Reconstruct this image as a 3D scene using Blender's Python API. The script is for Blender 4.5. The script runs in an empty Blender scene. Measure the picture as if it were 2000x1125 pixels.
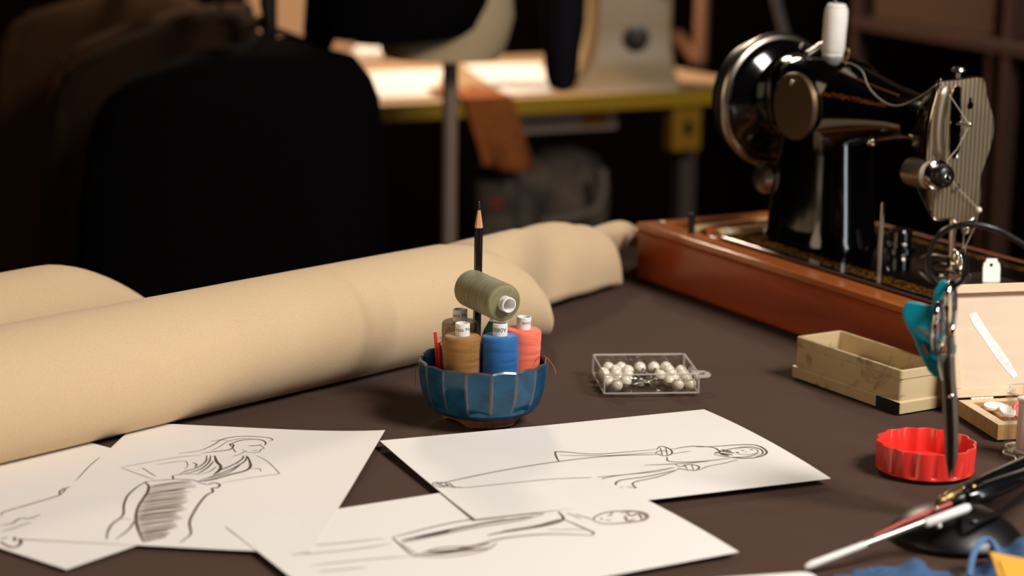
import bpy, bmesh, math, random
from math import sin, cos, tan, pi, radians as R
from mathutils import Vector, Matrix, Euler
random.seed(7)
SC = bpy.context.scene
COL = SC.collection
T = 0.75                      # height of the work table top above the floor
# ---------------------------------------------------------------- camera model
FPX, PITCH, HC, ROLL = 4030.2, 0.2143, 0.484, -0.0166

def ray(px, py):
    u, v = px-1000, 562.5-py
    c, s = cos(-ROLL), sin(-ROLL)
    u, v = u*c-v*s, u*s+v*c
    c, s = cos(PITCH), sin(PITCH)
    return Vector((u/FPX, c+v/FPX*s, -s+v/FPX*c))
def at(px, py, z=0.0):        # point of the photograph at height z over the table top
    d = ray(px, py); t = (z-HC)/d.z
    return Vector((d.x*t, d.y*t, z+T))
def aty(px, py, y):           # point of the photograph at distance y into the room
    d = ray(px, py); t = y/d.y
    return Vector((d.x*t, y, T+HC+d.z*t))

# ---------------------------------------------------------------- colour / materials
def lin(c):
    def f(x):
        x /= 255.0
        return x/12.92 if x <= .04045 else ((x+.055)/1.055)**2.4
    return (f(c[0]), f(c[1]), f(c[2]), 1.0)

def new_mat(name):
    m = bpy.data.materials.new(name); m.use_nodes = True
    nt = m.node_tree; b = nt.nodes['Principled BSDF']
    return m, nt, b

def mat(name, rgb, rough=.5, metal=0.0, var=None, bump=None, coat=0.0, sheen=0.0, spec=None, stretch=None):
    """var=(scale, rgb2[, detail]) mottles the colour; bump=(scale, strength[, dist])"""
    m, nt, b = new_mat(name); N, L = nt.nodes, nt.links
    b.inputs['Base Color'].default_value = lin(rgb)
    b.inputs['Roughness'].default_value = rough
    b.inputs['Metallic'].default_value = metal
    b.inputs['Coat Weight'].default_value = coat
    b.inputs['Coat Roughness'].default_value = .08
    b.inputs['Sheen Weight'].default_value = sheen
    if spec is not None: b.inputs['Specular IOR Level'].default_value = spec
    tc = mp = None
    if var or bump:
        tc = N.new('ShaderNodeTexCoord'); mp = N.new('ShaderNodeMapping')
        L.new(tc.outputs['Object'], mp.inputs['Vector'])
        if stretch: mp.inputs['Scale'].default_value = stretch
    if var:
        n = N.new('ShaderNodeTexNoise'); n.inputs['Scale'].default_value = var[0]
        n.inputs['Detail'].default_value = var[2] if len(var) > 2 else 4
        r = N.new('ShaderNodeValToRGB')
        r.color_ramp.elements[0].position = .32; r.color_ramp.elements[1].position = .68
        r.color_ramp.elements[0].color = lin(rgb); r.color_ramp.elements[1].color = lin(var[1])
        L.new(mp.outputs[0], n.inputs['Vector']); L.new(n.outputs['Fac'], r.inputs['Fac'])
        L.new(r.outputs['Color'], b.inputs['Base Color'])
    if bump:
        n = N.new('ShaderNodeTexNoise'); n.inputs['Scale'].default_value = bump[0]; n.inputs['Detail'].default_value = 3
        bp = N.new('ShaderNodeBump'); bp.inputs['Strength'].default_value = bump[1]
        bp.inputs['Distance'].default_value = bump[2] if len(bump) > 2 else .001
        L.new(mp.outputs[0], n.inputs['Vector']); L.new(n.outputs['Fac'], bp.inputs['Height'])
        L.new(bp.outputs['Normal'], b.inputs['Normal'])
    return m

def wood(name, dark, light, scale=(6, 120, 120), rough=.35, coat=.3):
    m, nt, b = new_mat(name); N, L = nt.nodes, nt.links
    tc = N.new('ShaderNodeTexCoord'); mp = N.new('ShaderNodeMapping'); mp.inputs['Scale'].default_value = scale
    n = N.new('ShaderNodeTexNoise'); n.inputs['Scale'].default_value = 1.0; n.inputs['Detail'].default_value = 6
    n.inputs['Distortion'].default_value = .6
    r = N.new('ShaderNodeValToRGB'); r.color_ramp.elements[0].position = .3; r.color_ramp.elements[1].position = .7
    r.color_ramp.elements[0].color = lin(dark); r.color_ramp.elements[1].color = lin(light)
    L.new(tc.outputs['Object'], mp.inputs['Vector']); L.new(mp.outputs[0], n.inputs['Vector'])
    L.new(n.outputs['Fac'], r.inputs['Fac']); L.new(r.outputs['Color'], b.inputs['Base Color'])
    b.inputs['Roughness'].default_value = rough; b.inputs['Coat Weight'].default_value = coat
    b.inputs['Coat Roughness'].default_value = .15
    return m

def thread_mat(name, rgb, rgb2, pitch=.0009):
    """wound sewing thread: fine turns plus broad crossing bands"""
    m, nt, b = new_mat(name); N, L = nt.nodes, nt.links
    tc = N.new('ShaderNodeTexCoord')
    w = N.new('ShaderNodeTexWave'); w.wave_type = 'BANDS'; w.bands_direction = 'Z'
    w.inputs['Scale'].default_value = 2*pi/(20*pitch); w.inputs['Distortion'].default_value = 1.5
    w.inputs['Detail'].default_value = 2; w.inputs['Detail Scale'].default_value = .3
    mp2 = N.new('ShaderNodeMapping'); mp2.inputs['Scale'].default_value = (45, 45, 420); mp2.inputs['Rotation'].default_value = (.06, .04, 0)
    L.new(tc.outputs['Object'], mp2.inputs['Vector'])
    w2 = N.new('ShaderNodeTexNoise'); w2.inputs['Scale'].default_value = 1.0; w2.inputs['Detail'].default_value = 4; w2.inputs['Distortion'].default_value = .8
    n = N.new('ShaderNodeTexNoise'); n.inputs['Scale'].default_value = 900; n.inputs['Detail'].default_value = 3
    for x in (w, n): L.new(tc.outputs['Object'], x.inputs['Vector'])
    L.new(mp2.outputs[0], w2.inputs['Vector'])
    a = N.new('ShaderNodeMath'); a.operation = 'MULTIPLY_ADD'; a.inputs[1].default_value = .25
    L.new(w.outputs['Fac'], a.inputs[0])
    a2 = N.new('ShaderNodeMath'); a2.operation = 'MULTIPLY_ADD'; a2.inputs[1].default_value = .75
    L.new(w2.outputs['Fac'], a2.inputs[0])
    a3 = N.new('ShaderNodeMath'); a3.operation = 'MULTIPLY'; a3.inputs[1].default_value = .22
    L.new(n.outputs['Fac'], a3.inputs[0]); L.new(a3.outputs[0], a2.inputs[2]); L.new(a2.outputs[0], a.inputs[2])
    r = N.new('ShaderNodeValToRGB'); r.color_ramp.elements[0].position = .38; r.color_ramp.elements[1].position = .82
    r.color_ramp.elements[0].color = lin(rgb); r.color_ramp.elements[1].color = lin(rgb2)
    L.new(a.outputs[0], r.inputs['Fac']); L.new(r.outputs['Color'], b.inputs['Base Color'])
    bp = N.new('ShaderNodeBump'); bp.inputs['Strength'].default_value = .5; bp.inputs['Distance'].default_value = .0004
    L.new(a.outputs[0], bp.inputs['Height']); L.new(bp.outputs['Normal'], b.inputs['Normal'])
    b.inputs['Roughness'].default_value = .75; b.inputs['Sheen Weight'].default_value = .25
    return m

def clear_mat(name, tint=(253, 253, 251), gloss=.05, rough=.03, milk=0.0):
    m, nt, b = new_mat(name); N, L = nt.nodes, nt.links
    N.remove(b)
    out = N['Material Output']
    tr = N.new('ShaderNodeBsdfTransparent'); tr.inputs['Color'].default_value = lin(tint)
    gl = N.new('ShaderNodeBsdfGlossy'); gl.inputs['Roughness'].default_value = rough
    lw = N.new('ShaderNodeLayerWeight'); lw.inputs['Blend'].default_value = .5
    fr = N.new('ShaderNodeMath'); fr.operation = 'POWER'; fr.inputs[1].default_value = 4.0; L.new(lw.outputs['Facing'], fr.inputs[0])
    f2 = N.new('ShaderNodeMath'); f2.operation = 'MULTIPLY'; f2.inputs[1].default_value = .5; L.new(fr.outputs[0], f2.inputs[0]); fr = f2
    ad = N.new('ShaderNodeMath'); ad.operation = 'ADD'; ad.inputs[1].default_value = gloss; ad.use_clamp = True
    mx = N.new('ShaderNodeMixShader')
    L.new(fr.outputs[0], ad.inputs[0]); L.new(ad.outputs[0], mx.inputs[0])
    L.new(tr.outputs[0], mx.inputs[1]); L.new(gl.outputs[0], mx.inputs[2])
    fin = mx.outputs[0]
    if milk:
        df = N.new('ShaderNodeBsdfDiffuse'); df.inputs['Color'].default_value = lin((240, 232, 220))
        m2 = N.new('ShaderNodeMixShader'); m2.inputs[0].default_value = milk
        L.new(fin, m2.inputs[1]); L.new(df.outputs[0], m2.inputs[2]); fin = m2.outputs[0]
    L.new(fin, out.inputs[0])
    return m

# ---------------------------------------------------------------- mesh builder
class MB:
    def __init__(s): s.v, s.f, s.m = [], [], []
    def add(s, vs, fs, m=0, M=None):
        o = len(s.v)
        for p in vs:
            p = Vector(p); s.v.append(M @ p if M else p)
        for f in fs: s.f.append(tuple(o+i for i in f)); s.m.append(m)
        return s
    def box(s, x0, x1, y0, y1, z0, z1, m=0, M=None):
        return s.add([(x0,y0,z0),(x1,y0,z0),(x1,y1,z0),(x0,y1,z0),(x0,y0,z1),(x1,y0,z1),(x1,y1,z1),(x0,y1,z1)],
                     [(0,3,2,1),(4,5,6,7),(0,1,5,4),(1,2,6,5),(2,3,7,6),(3,0,4,7)], m, M)
    def loft(s, rings, m=0, M=None, caps=True, closed=True):
        n = len(rings[0]); vs = [p for r in rings for p in r]; fs = []
        for i in range(len(rings)-1):
            for j in range(n if closed else n-1):
                k = (j+1) % n
                fs.append((i*n+j, i*n+k, (i+1)*n+k, (i+1)*n+j))
        if caps:
            fs.append(tuple(range(n-1, -1, -1))); fs.append(tuple((len(rings)-1)*n+j for j in range(n)))
        return s.add(vs, fs, m, M)
    def lathe(s, prof, n=32, m=0, M=None, a0=0.0, caps=True):
        return s.loft([[(r*cos(a0+2*pi*j/n), r*sin(a0+2*pi*j/n), z) for j in range(n)] for r, z in prof], m, M, caps)
    def tube(s, pts, r, n=8, m=0, M=None, caps=True, closed=False):
        pts = [Vector(p) for p in pts]; k = len(pts)
        rr = r if isinstance(r, (list, tuple)) else [r]*k
        rings = []; up = None
        for i, p in enumerate(pts):
            if closed: t = pts[(i+1) % k]-pts[i-1]
            else: t = pts[min(i+1, k-1)]-pts[max(i-1, 0)]
            if t.length < 1e-9: t = Vector((0, 0, 1))
            t.normalize()
            if up is None:
                up = Vector((0, 0, 1)) if abs(t.z) < .9 else Vector((1, 0, 0))
            up = (up-t*up.dot(t))
            if up.length < 1e-6: up = t.orthogonal()
            up.normalize(); w = t.cross(up)
            rings.append([p+(up*cos(2*pi*j/n)+w*sin(2*pi*j/n))*rr[i] for j in range(n)])
        if closed: rings.append(rings[0]); return s.loft(rings, m, M, False)
        return s.loft(rings, m, M, caps)
    def sphere(s, c, r, nu=16, nv=10, m=0, M=None, sc=(1, 1, 1)):
        c = Vector(c); rings = []
        for i in range(nv+1):
            th = pi*i/nv; rad = max(sin(th), 1e-3)
            rings.append([c+Vector((r*rad*cos(2*pi*j/nu)*sc[0], r*rad*sin(2*pi*j/nu)*sc[1], -r*cos(th)*sc[2])) for j in range(nu)])
        return s.loft(rings, m, M)
    def prism(s, poly, z0, z1, m=0, M=None):     # polygon in xy extruded in z
        return s.loft([[(x, y, z0) for x, y in poly], [(x, y, z1) for x, y in poly]], m, M)
    def build(s, name, mats, parent=None, sharp=40, bevel=None, sub=0, origin=None):
        me = bpy.data.meshes.new(name)
        vs = [tuple(p-Vector(origin)) for p in s.v] if origin is not None else [tuple(p) for p in s.v]
        me.from_pydata(vs, [], s.f)
        for q in (mats if isinstance(mats, (list, tuple)) else [mats]): me.materials.append(q)
        for p, mi in zip(me.polygons, s.m): p.material_index = mi; p.use_smooth = True
        bm = bmesh.new(); bm.from_mesh(me); bmesh.ops.recalc_face_normals(bm, faces=bm.faces); bm.to_mesh(me); bm.free()
        me.set_sharp_from_angle(angle=R(sharp)); me.update()
        o = bpy.data.objects.new(name, me); COL.objects.link(o)
        if origin is not None: o.location = origin
        if parent: o.parent = parent
        if bevel:
            b = o.modifiers.new('bevel', 'BEVEL'); b.width = bevel; b.segments = 3; b.limit_method = 'ANGLE'; b.angle_limit = R(35)
            b.harden_normals = False
        if sub:
            q = o.modifiers.new('sub', 'SUBSURF'); q.levels = sub; q.render_levels = sub
        return o

def thing(name, label, cat, loc=(0, 0, 0), rot=(0, 0, 0), group=None):
    o = bpy.data.objects.new(name, None); o.empty_display_size = .02; COL.objects.link(o)
    o.location = loc; o.rotation_euler = rot
    return tag(o, label, cat, group)
def tag(o, label, cat, group=None):
    o['label'] = label; o['category'] = cat
    if group: o['group'] = group
    return o
def struct(o): o['kind'] = 'structure'; return o
def dup(root, loc=None, rot=None, label=None):
    r = root.copy(); COL.objects.link(r)
    if loc is not None: r.location = loc
    if rot is not None: r.rotation_euler = rot
    if label: r['label'] = label
    for ch in list(root.children):
        c = ch.copy(); COL.objects.link(c); c.parent = r
        for g in list(ch.children):
            d = g.copy(); COL.objects.link(d); d.parent = c
    return r
def rrect(x0, x1, y0, y1, r, k=5):
    out = []
    for cx, cy, a in ((x1-r, y0+r, -90), (x1-r, y1-r, 0), (x0+r, y1-r, 90), (x0+r, y0+r, 180)):
        for i in range(k+1):
            t = R(a+90*i/k); out.append((cx+r*cos(t), cy+r*sin(t)))
    return out
def catmull(pts, per=6):
    pts = [Vector(p) for p in pts]; out = []
    for i in range(len(pts)-1):
        p0, p1, p2, p3 = pts[max(i-1, 0)], pts[i], pts[i+1], pts[min(i+2, len(pts)-1)]
        for k in range(per):
            t = k/per
            out.append(.5*((2*p1)+(p2-p0)*t+(2*p0-5*p1+4*p2-p3)*t*t+(3*p1-p0-3*p2+p3)*t*t*t))
    out.append(pts[-1]); return out
def sup(a, b, e=2.5, n=28, cx=0, cy=0):          # superellipse ring in xy
    out = []
    for j in range(n):
        t = 2*pi*j/n; c, s = cos(t), sin(t)
        out.append((cx+a*math.copysign(abs(c)**(2/e), c), cy+b*math.copysign(abs(s)**(2/e), s)))
    return out

# ---------------------------------------------------------------- material set
M_paper = mat('paper', (238, 233, 226), .7, bump=(60, .03))
M_ink = mat('ink', (88, 64, 52), .8)
M_ink_soft = mat('soft_pencil', (140, 122, 108), .9)
M_cloth = mat('dark_tablecloth', (66, 46, 35), .95, var=(900, (76, 53, 41)), bump=(1400, .12, .0006), sheen=.05, spec=.2)
M_beige = mat('beige_fabric', (212, 182, 142), .95, var=(700, (220, 192, 152)), bump=(1100, .2, .0006), sheen=.15, spec=.15, stretch=(1, 1, 1))
M_black = mat('black_lacquer', (7, 6, 6), .12, coat=.8)
M_blackm = mat('black_metal', (12, 11, 11), .35)
M_chrome = mat('chrome', (214, 205, 192), .12, 1.0)
M_steel = mat('steel', (176, 166, 152), .28, 1.0)
M_nickel = mat('brushed_nickel', (150, 132, 108), .38, .9, bump=(300, .05))
M_wood = wood('mahogany', (152, 58, 15), (182, 80, 26), (5, 90, 60), .35, .3)
M_woodtop = wood('orange_wood', (164, 84, 36), (196, 112, 54), (6, 90, 60), .22, .6)
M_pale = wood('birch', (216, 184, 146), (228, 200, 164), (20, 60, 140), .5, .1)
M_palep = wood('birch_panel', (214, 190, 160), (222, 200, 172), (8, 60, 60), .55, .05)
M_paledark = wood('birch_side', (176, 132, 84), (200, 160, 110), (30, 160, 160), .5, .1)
M_white = mat('white_plastic', (240, 236, 228), .35)
M_core = mat('white_card_core', (238, 234, 228), .55)
M_text = mat('grey_print', (70, 66, 66), .7)
M_red = mat('red_plastic', (228, 54, 44), .3, coat=.2)
M_teal = mat('teal_plastic', (0, 134, 150), .35)
M_brass = mat('brass', (176, 140, 80), .3, 1.0)
M_pearl = mat('pearl', (238, 226, 206), .22, 0, coat=.6)
M_clear = clear_mat('clear_plastic')
M_clear_edge = clear_mat('clear_plastic_edge', (248, 246, 242), .10, .15, .38)
M_tape = mat('black_tape', (9, 8, 9), .45)
M_blacktex = mat('black_fabric', (10, 8, 8), .95, spec=.02, bump=(400, .1))
M_navytex = mat('navy_fabric', (20, 18, 22), .95, spec=.08)
M_browntex = mat('brown_fabric', (62, 39, 20), .95, spec=.1)
M_brown2 = mat('umber_fabric', (58, 38, 20), .95, spec=.1)
M_dkbrown = mat('dark_brown_fabric', (40, 27, 18), .95, spec=.05)
M_wire = mat('black_wire', (22, 18, 18), .3)

# ---------------------------------------------------------------- setting
X0, X1, Y0, Y1, ZC = -2.6, 2.6, -1.2, 5.7, 2.7
def slab(name, x0, x1, y0, y1, z0, z1, m):
    return struct(MB().box(x0, x1, y0, y1, z0, z1).build(name, m))
M_floor = wood('dark_floorboards', (12, 8, 6), (16, 11, 8), (2, 12, 2), 1, .0)
M_floor.node_tree.nodes['Principled BSDF'].inputs['Specular IOR Level'].default_value = 0
M_wall = mat('dark_brown_wall', (11, 6, 4), .95, spec=0, var=(3, (14, 8, 5)))
slab('floor', X0-.1, X1+.1, Y0-.1, Y1+.1, -.1, 0, M_floor)
slab('ceiling', X0-.1, X1+.1, Y0-.1, Y1+.1, ZC, ZC+.1, M_wall)
slab('wall_back', X0-.1, X1+.1, Y1, Y1+.1, 0, ZC, M_wall)
slab('wall_left', X0-.1, X0, Y0, Y1, 0, ZC, M_wall)
slab('wall_right', X1, X1+.1, Y0, Y1, 0, ZC, M_wall)
slab('wall_front', X0-.1, X1+.1, Y0-.1, Y0, 0, ZC, M_wall)
slab('baseboard_back', X0, X1, Y1-.02, Y1, 0, .1, M_wall)

# ---------------------------------------------------------------- work table and cloth
AX = Vector((.680, .733, 0)); BX = Vector((.733, -.680, 0)); TANG = math.atan2(AX.y, AX.x)
def ab(p): return p.x*AX.x+p.y*AX.y, p.x*BX.x+p.y*BX.y
A0, A1, B0, B1 = .45, 2.07, -1.62, -.25
TM = Matrix.Rotation(TANG, 4, 'Z')               # local x = a ; local y = -b
tb = thing('work_table', 'big work table under the dark cloth, carrying the machine and papers', 'table', (0, 0, 0), (0, 0, TANG))
MB().box(A0+.01, A1-.01, -B1+.01, -B0-.01, T-.04, T-.006).build('table_top', mat('table_board', (92, 66, 44), .5), tb, bevel=.003)
for a in (A0+.08, A1-.08):
    for b in (-B1+.08, -B0-.08):
        MB().box(a-.03, a+.03, b-.03, b+.03, 0, T-.04).build('leg', mat('table_leg_wood', (60, 42, 30), .5), tb, bevel=.004)
def cloth():
    mb = MB(); na, nb = 300, 260; drop = .34
    folds = []
    for p, q, hh, ww in ((at(1290, 1012), at(1760, 955), .0022, .006), (at(480, 815), at(850, 742), .0016, .012), (at(1075, 850), at(1300, 905), .0012, .008), (at(1180, 690), at(1500, 720), .0010, .012), (at(560, 760), at(760, 800), .0012, .010)):
        (a0, b0), (a1, b1) = ab(p), ab(q); folds.append((a0, -b0, a1, -b1, hh, ww))
    def crease(a, b):
        z = 0
        for a0, b0, a1, b1, hh, ww in folds:
            dx, dy = a1-a0, b1-b0; t = ((a-a0)*dx+(b-b0)*dy)/(dx*dx+dy*dy)
            if -.2 < t < 1.2:
                dd = ((a-a0)*dy-(b-b0)*dx)/math.hypot(dx, dy)
                z += hh*math.exp(-(dd/ww)**2)*max(0, 1-(2*t-1)**2)
        return z
    def prof(t, lo, hi):                          # t in [0,1]: outside hang, top, hang
        L = hi-lo; tot = L+2*drop; s = t*tot-drop
        if s < 0: return lo-.004, -s
        if s > L: return hi+.004, s-L
        return lo+s, 0
    def xs(n, lo, hi):
        L = hi-lo; tot = L+2*drop
        base = sorted(set([i/n for i in range(n+1)]+[(drop-.001)/tot, (drop+.006)/tot, (tot-drop-.006)/tot, (tot-drop+.001)/tot]))
        return [prof(t, lo, hi) for t in base]
    xa = xs(na, A0, A1); xb = xs(nb, -B1, -B0); vs = []
    for a, da in xa:
        for b, db in xb:
            d = max(da, db)
            z = T-d
            w = 0
            if d == 0:
                w = .0006*sin(9*a+4*b)*sin(13*b-5*a)-.0022+crease(a, b)
                z += w
            else:
                f = min(d/.2, 1)
                if da > 0: a_ = a+(.018*sin(34*b)*f+.012*f)*(1 if a > (A0+A1)/2 else -1)
                else: a_ = a
                if db > 0: b_ = b+(.018*sin(31*a)*f+.012*f)*(1 if b > (-B0-B1)/2 else -1)
                else: b_ = b
                vs.append((a_, b_, z)); continue
            vs.append((a, b, z))
    n = len(xb); fs = [(i*n+j, (i+1)*n+j, (i+1)*n+j+1, i*n+j+1) for i in range(len(xa)-1) for j in range(n-1)]
    mb.add(vs, fs)
    o = mb.build('tablecloth', M_cloth, None, 60)
    o.rotation_euler = (0, 0, TANG)
    s = o.modifiers.new('thick', 'SOLIDIFY'); s.thickness = .001; s.offset = 1
    return tag(o, 'dark grey brown cloth spread over the whole work table', 'tablecloth')
cloth()

# ---------------------------------------------------------------- beige fabric rolls
def roll_ring(c, u, w, ru, rz, n=40, wob=0, ph=0, a_from=0, a_to=2*pi, squash=.55):
    out = []
    for j in range(n):
        t = a_from+(a_to-a_from)*j/n
        r = 1+wob*sin(3*t+ph)
        x, z = ru*r*cos(t), rz*r*sin(t)
        if z < -rz*.9: z = -rz*.9
        out.append(c+w*x+Vector((0, 0, z)))
    return out
def fabric_rolls():
    t = thing('fabric_roll', 'long roll of plain beige fabric lying in front across the table', 'fabric roll', at(430, 790, 0))
    inv = Matrix.Translation(-t.location)
    p0, p1 = at(0, 762, .053), at(860, 580, .053)
    d = (p1-p0); L = d.length; d.normalize(); w = Vector((d.y, -d.x, 0))
    keys = [(-.42, .054, .0), (-.1, .0535, 0), (.25, .054, .0), (.4, .0535, .0), (.50, .0535, .01), (.53, .0515, .01), (.56, .0460, .01), (.585, .037, .01), (.600, .027, .01), (.605, .018, .0)]
    rings = []
    for i in range(len(keys)-1):
        s0, r0, w0 = keys[i]; s1, r1, w1 = keys[i+1]
        for k in range(6):
            f = k/6; s = s0+(s1-s0)*f; r = r0+(r1-r0)*f; wb = (w0+(w1-w0)*f)*.5
            c = p0+d*s+w*max(0, .0535-r)*.85; c.z = T+r*.9+.0015
            rings.append(roll_ring(c, d, w, r*(1+.004*sin(23*s)), r*(1+.006*sin(17*s+1)), wob=wb, ph=s*9))
    MB().loft(rings, M=inv).build('rolled_cloth', M_beige, t, 50)
    # loosened outer wrap that opens into a hood towards the machine
    prof = []
    f0 = [at(860, 660, .03), at(950, 645, .02), at(1000, 628, .012), at(1030, 612, .010), at(1060, 598, .006), at(1100, 588, .006), at(1140, 573, .006), at(1175, 566, .004), at(1216, 556, .002)]
    tops = [at(850, 492, .080), at(925, 464, .098), at(985, 456, .097), at(1020, 447, .092), at(1055, 440, .084), at(1100, 436, .079), at(1130, 438, .075), at(1150, 444, .069), at(1164, 452, .062)]
    n = 26; rings = []
    for q, (a, b) in enumerate(zip(catmull(f0, 4), catmull(tops, 4))):
        ring = []
        back = b+(b-a)*Vector((1, 1, 0))*.9 if False else Vector((b.x-.06, b.y+.055, T+.003))
        for j in range(n+1):
            u = j/n
            if u < .55:
                k = u/.55
                p = a.lerp(b, k)
                bg_ = .026-.014*min(1, q/14)
                out = Vector((.733, -.68, 0))*(bg_*sin(pi*min(k*1.0, 1)))*(1-k*.3)
                p = p+out; p.z = a.z+(b.z-a.z)*sin(k*pi/2)
            else:
                k = (u-.55)/.45
                p = b.lerp(back, k); p.z = back.z+(b.z-back.z)*cos(k*pi/2)
                p.z = min(p.z, b.z)
            p.z += .0015*sin(q*.7+j*.5)
            ring.append(p)
        rings.append(ring)
    o = MB().loft(rings, M=inv, caps=False, closed=False).build('loose_wrap', M_beige, t, 70)
    s = o.modifiers.new('thick', 'SOLIDIFY'); s.thickness = .0018; s.offset = -1
    # inner ply that shows past the open edge
    f1 = [at(1150, 500, .03), at(1175, 505, .02), at(1202, 508, .014), at(1212, 480, .022), at(1246, 478, .016)]
    t1 = [at(1150, 452, .062), at(1180, 442, .060), at(1212, 434, .060), at(1232, 442, .052), at(1246, 456, .040)]
    rings = []
    for a, b in zip(catmull(f1, 4), catmull(t1, 4)):
        ring = []
        for j in range(11):
            k = j/10; p = a.lerp(b, k); p.z = a.z+(b.z-a.z)*sin(k*pi/2); ring.append(p+Vector((.01*sin(pi*k), -.008*sin(pi*k), 0)))
        for j in range(1, 9):
            k = j/8; q = b+Vector((-.03*k, .035*k, 0)); q.z = T+.004+(b.z-T-.004)*cos(k*pi/2); ring.append(q)
        rings.append(ring)
    o = MB().loft(rings, M=inv, caps=False, closed=False).build('inner_ply', M_beige, t, 70)
    s = o.modifiers.new('thick', 'SOLIDIFY'); s.thickness = .0018
    # second roll behind on the left
    c0 = at(0, 640, .05)
    t2 = thing('fabric_roll', 'beige fabric loop humping up behind the left end of the long roll', 'fabric roll', Vector((c0.x, c0.y, T)))
    inv2 = Matrix.Translation(-t2.location)
    q0 = at(-260, 690, .045); q1 = at(300, 575, .045); q0 = q0-w*.012; q1 = q1-w*.012
    rings = []
    N = 26
    for i in range(N+1):
        f = i/N; c = q0.lerp(q1, f)
        px = -260+560*f
        top = .088 if px < 90 else .088-.052*((px-90)/210)**1.7
        r = max(top/1.9, .012)
        c.z = T+r*.9+.0015
        rings.append(roll_ring(c, d, w, r*1.0, r))
    MB().loft(rings, M=inv2).build('rolled_cloth', M_beige, t2, 60)
fabric_rolls()

# ---------------------------------------------------------------- sketch papers
def make_paper(cx, cy, th, W, L, z0, lift, label, strokes, soft=()):
    root = thing('sketch_paper', label, 'paper', (cx, cy, T), (0, 0, th), 'fashion sketch sheets')
    def zf(x, y): return z0+lift(x/W*2, y/L*2)
    nx, ny = 24, 24
    vs, fs = [], []
    for lay in (0, .0002):
        for i in range(nx+1):
            for j in range(ny+1):
                x, y = -W/2+W*i/nx, -L/2+L*j/ny
                vs.append((x, y, zf(x, y)+lay))
    n = ny+1; N = (nx+1)*n
    for i in range(nx):
        for j in range(ny):
            fs.append((i*n+j, (i+1)*n+j, (i+1)*n+j+1, i*n+j+1)); fs.append((N+i*n+j, N+i*n+j+1, N+(i+1)*n+j+1, N+(i+1)*n+j))
    for i in range(nx): fs.append((i*n, N+i*n, N+(i+1)*n, (i+1)*n)); fs.append((i*n+ny, (i+1)*n+ny, N+(i+1)*n+ny, N+i*n+ny))
    for j in range(ny): fs.append((j, j+1, N+j+1, N+j)); fs.append((nx*n+j, N+nx*n+j, N+nx*n+j+1, nx*n+j+1))
    MB().add(vs, fs).build('sheet', M_paper, root, 50)
    c, s = cos(th), sin(th)
    def loc(px, py):
        z = z0
        for _ in range(4):
            p = at(px, py, z+.0003); dx, dy = p.x-cx, p.y-cy
            x, y = dx*c+dy*s, -dx*s+dy*c
            z = zf(max(-W/2, min(W/2, x)), max(-L/2, min(L/2, y)))
        return Vector((x, y, z))
    for nm, ss, m in (('ink_drawing', strokes, M_ink), ('pencil_shading', soft, M_ink_soft)):
        if not ss: continue
        mb = MB()
        for pts, wd in ss:
            sm = catmull([Vector((a, b, 0)) for a, b in pts], 5)
            P = [loc(q.x, q.y) for q in sm]; k = len(P); vs = []
            for i, p in enumerate(P):
                t = P[min(i+1, k-1)]-P[max(i-1, 0)]; t.z = 0
                if t.length < 1e-8: t = Vector((1, 0, 0))
                t.normalize(); nn = Vector((-t.y, t.x, 0))
                f = min(1, .45+2.4*min(i/(k-1), 1-i/(k-1))); h = wd*.62*f
                lay = .00034 if nm == 'ink_drawing' else .00030
                for sg in (1, -1):
                    q = p+nn*h*sg
                    x = max(-W/2+.0005, min(W/2-.0005, q.x)); y = max(-L/2+.0005, min(L/2-.0005, q.y))
                    vs.append((x, y, zf(x, y)+lay))
            mb.add(vs, [(2*i, 2*i+1, 2*i+3, 2*i+2) for i in range(k-1)])
        o = mb.build(nm, m, root, 180)
    return root
def C1(pts): return [(x/2.564, 800+y/2.564) for x, y in pts]
def C2(pts): return [(480+x/1.695, 780+y/1.695) for x, y in pts]
w1, w2, w3 = .0007, .0012, .0020
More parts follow.
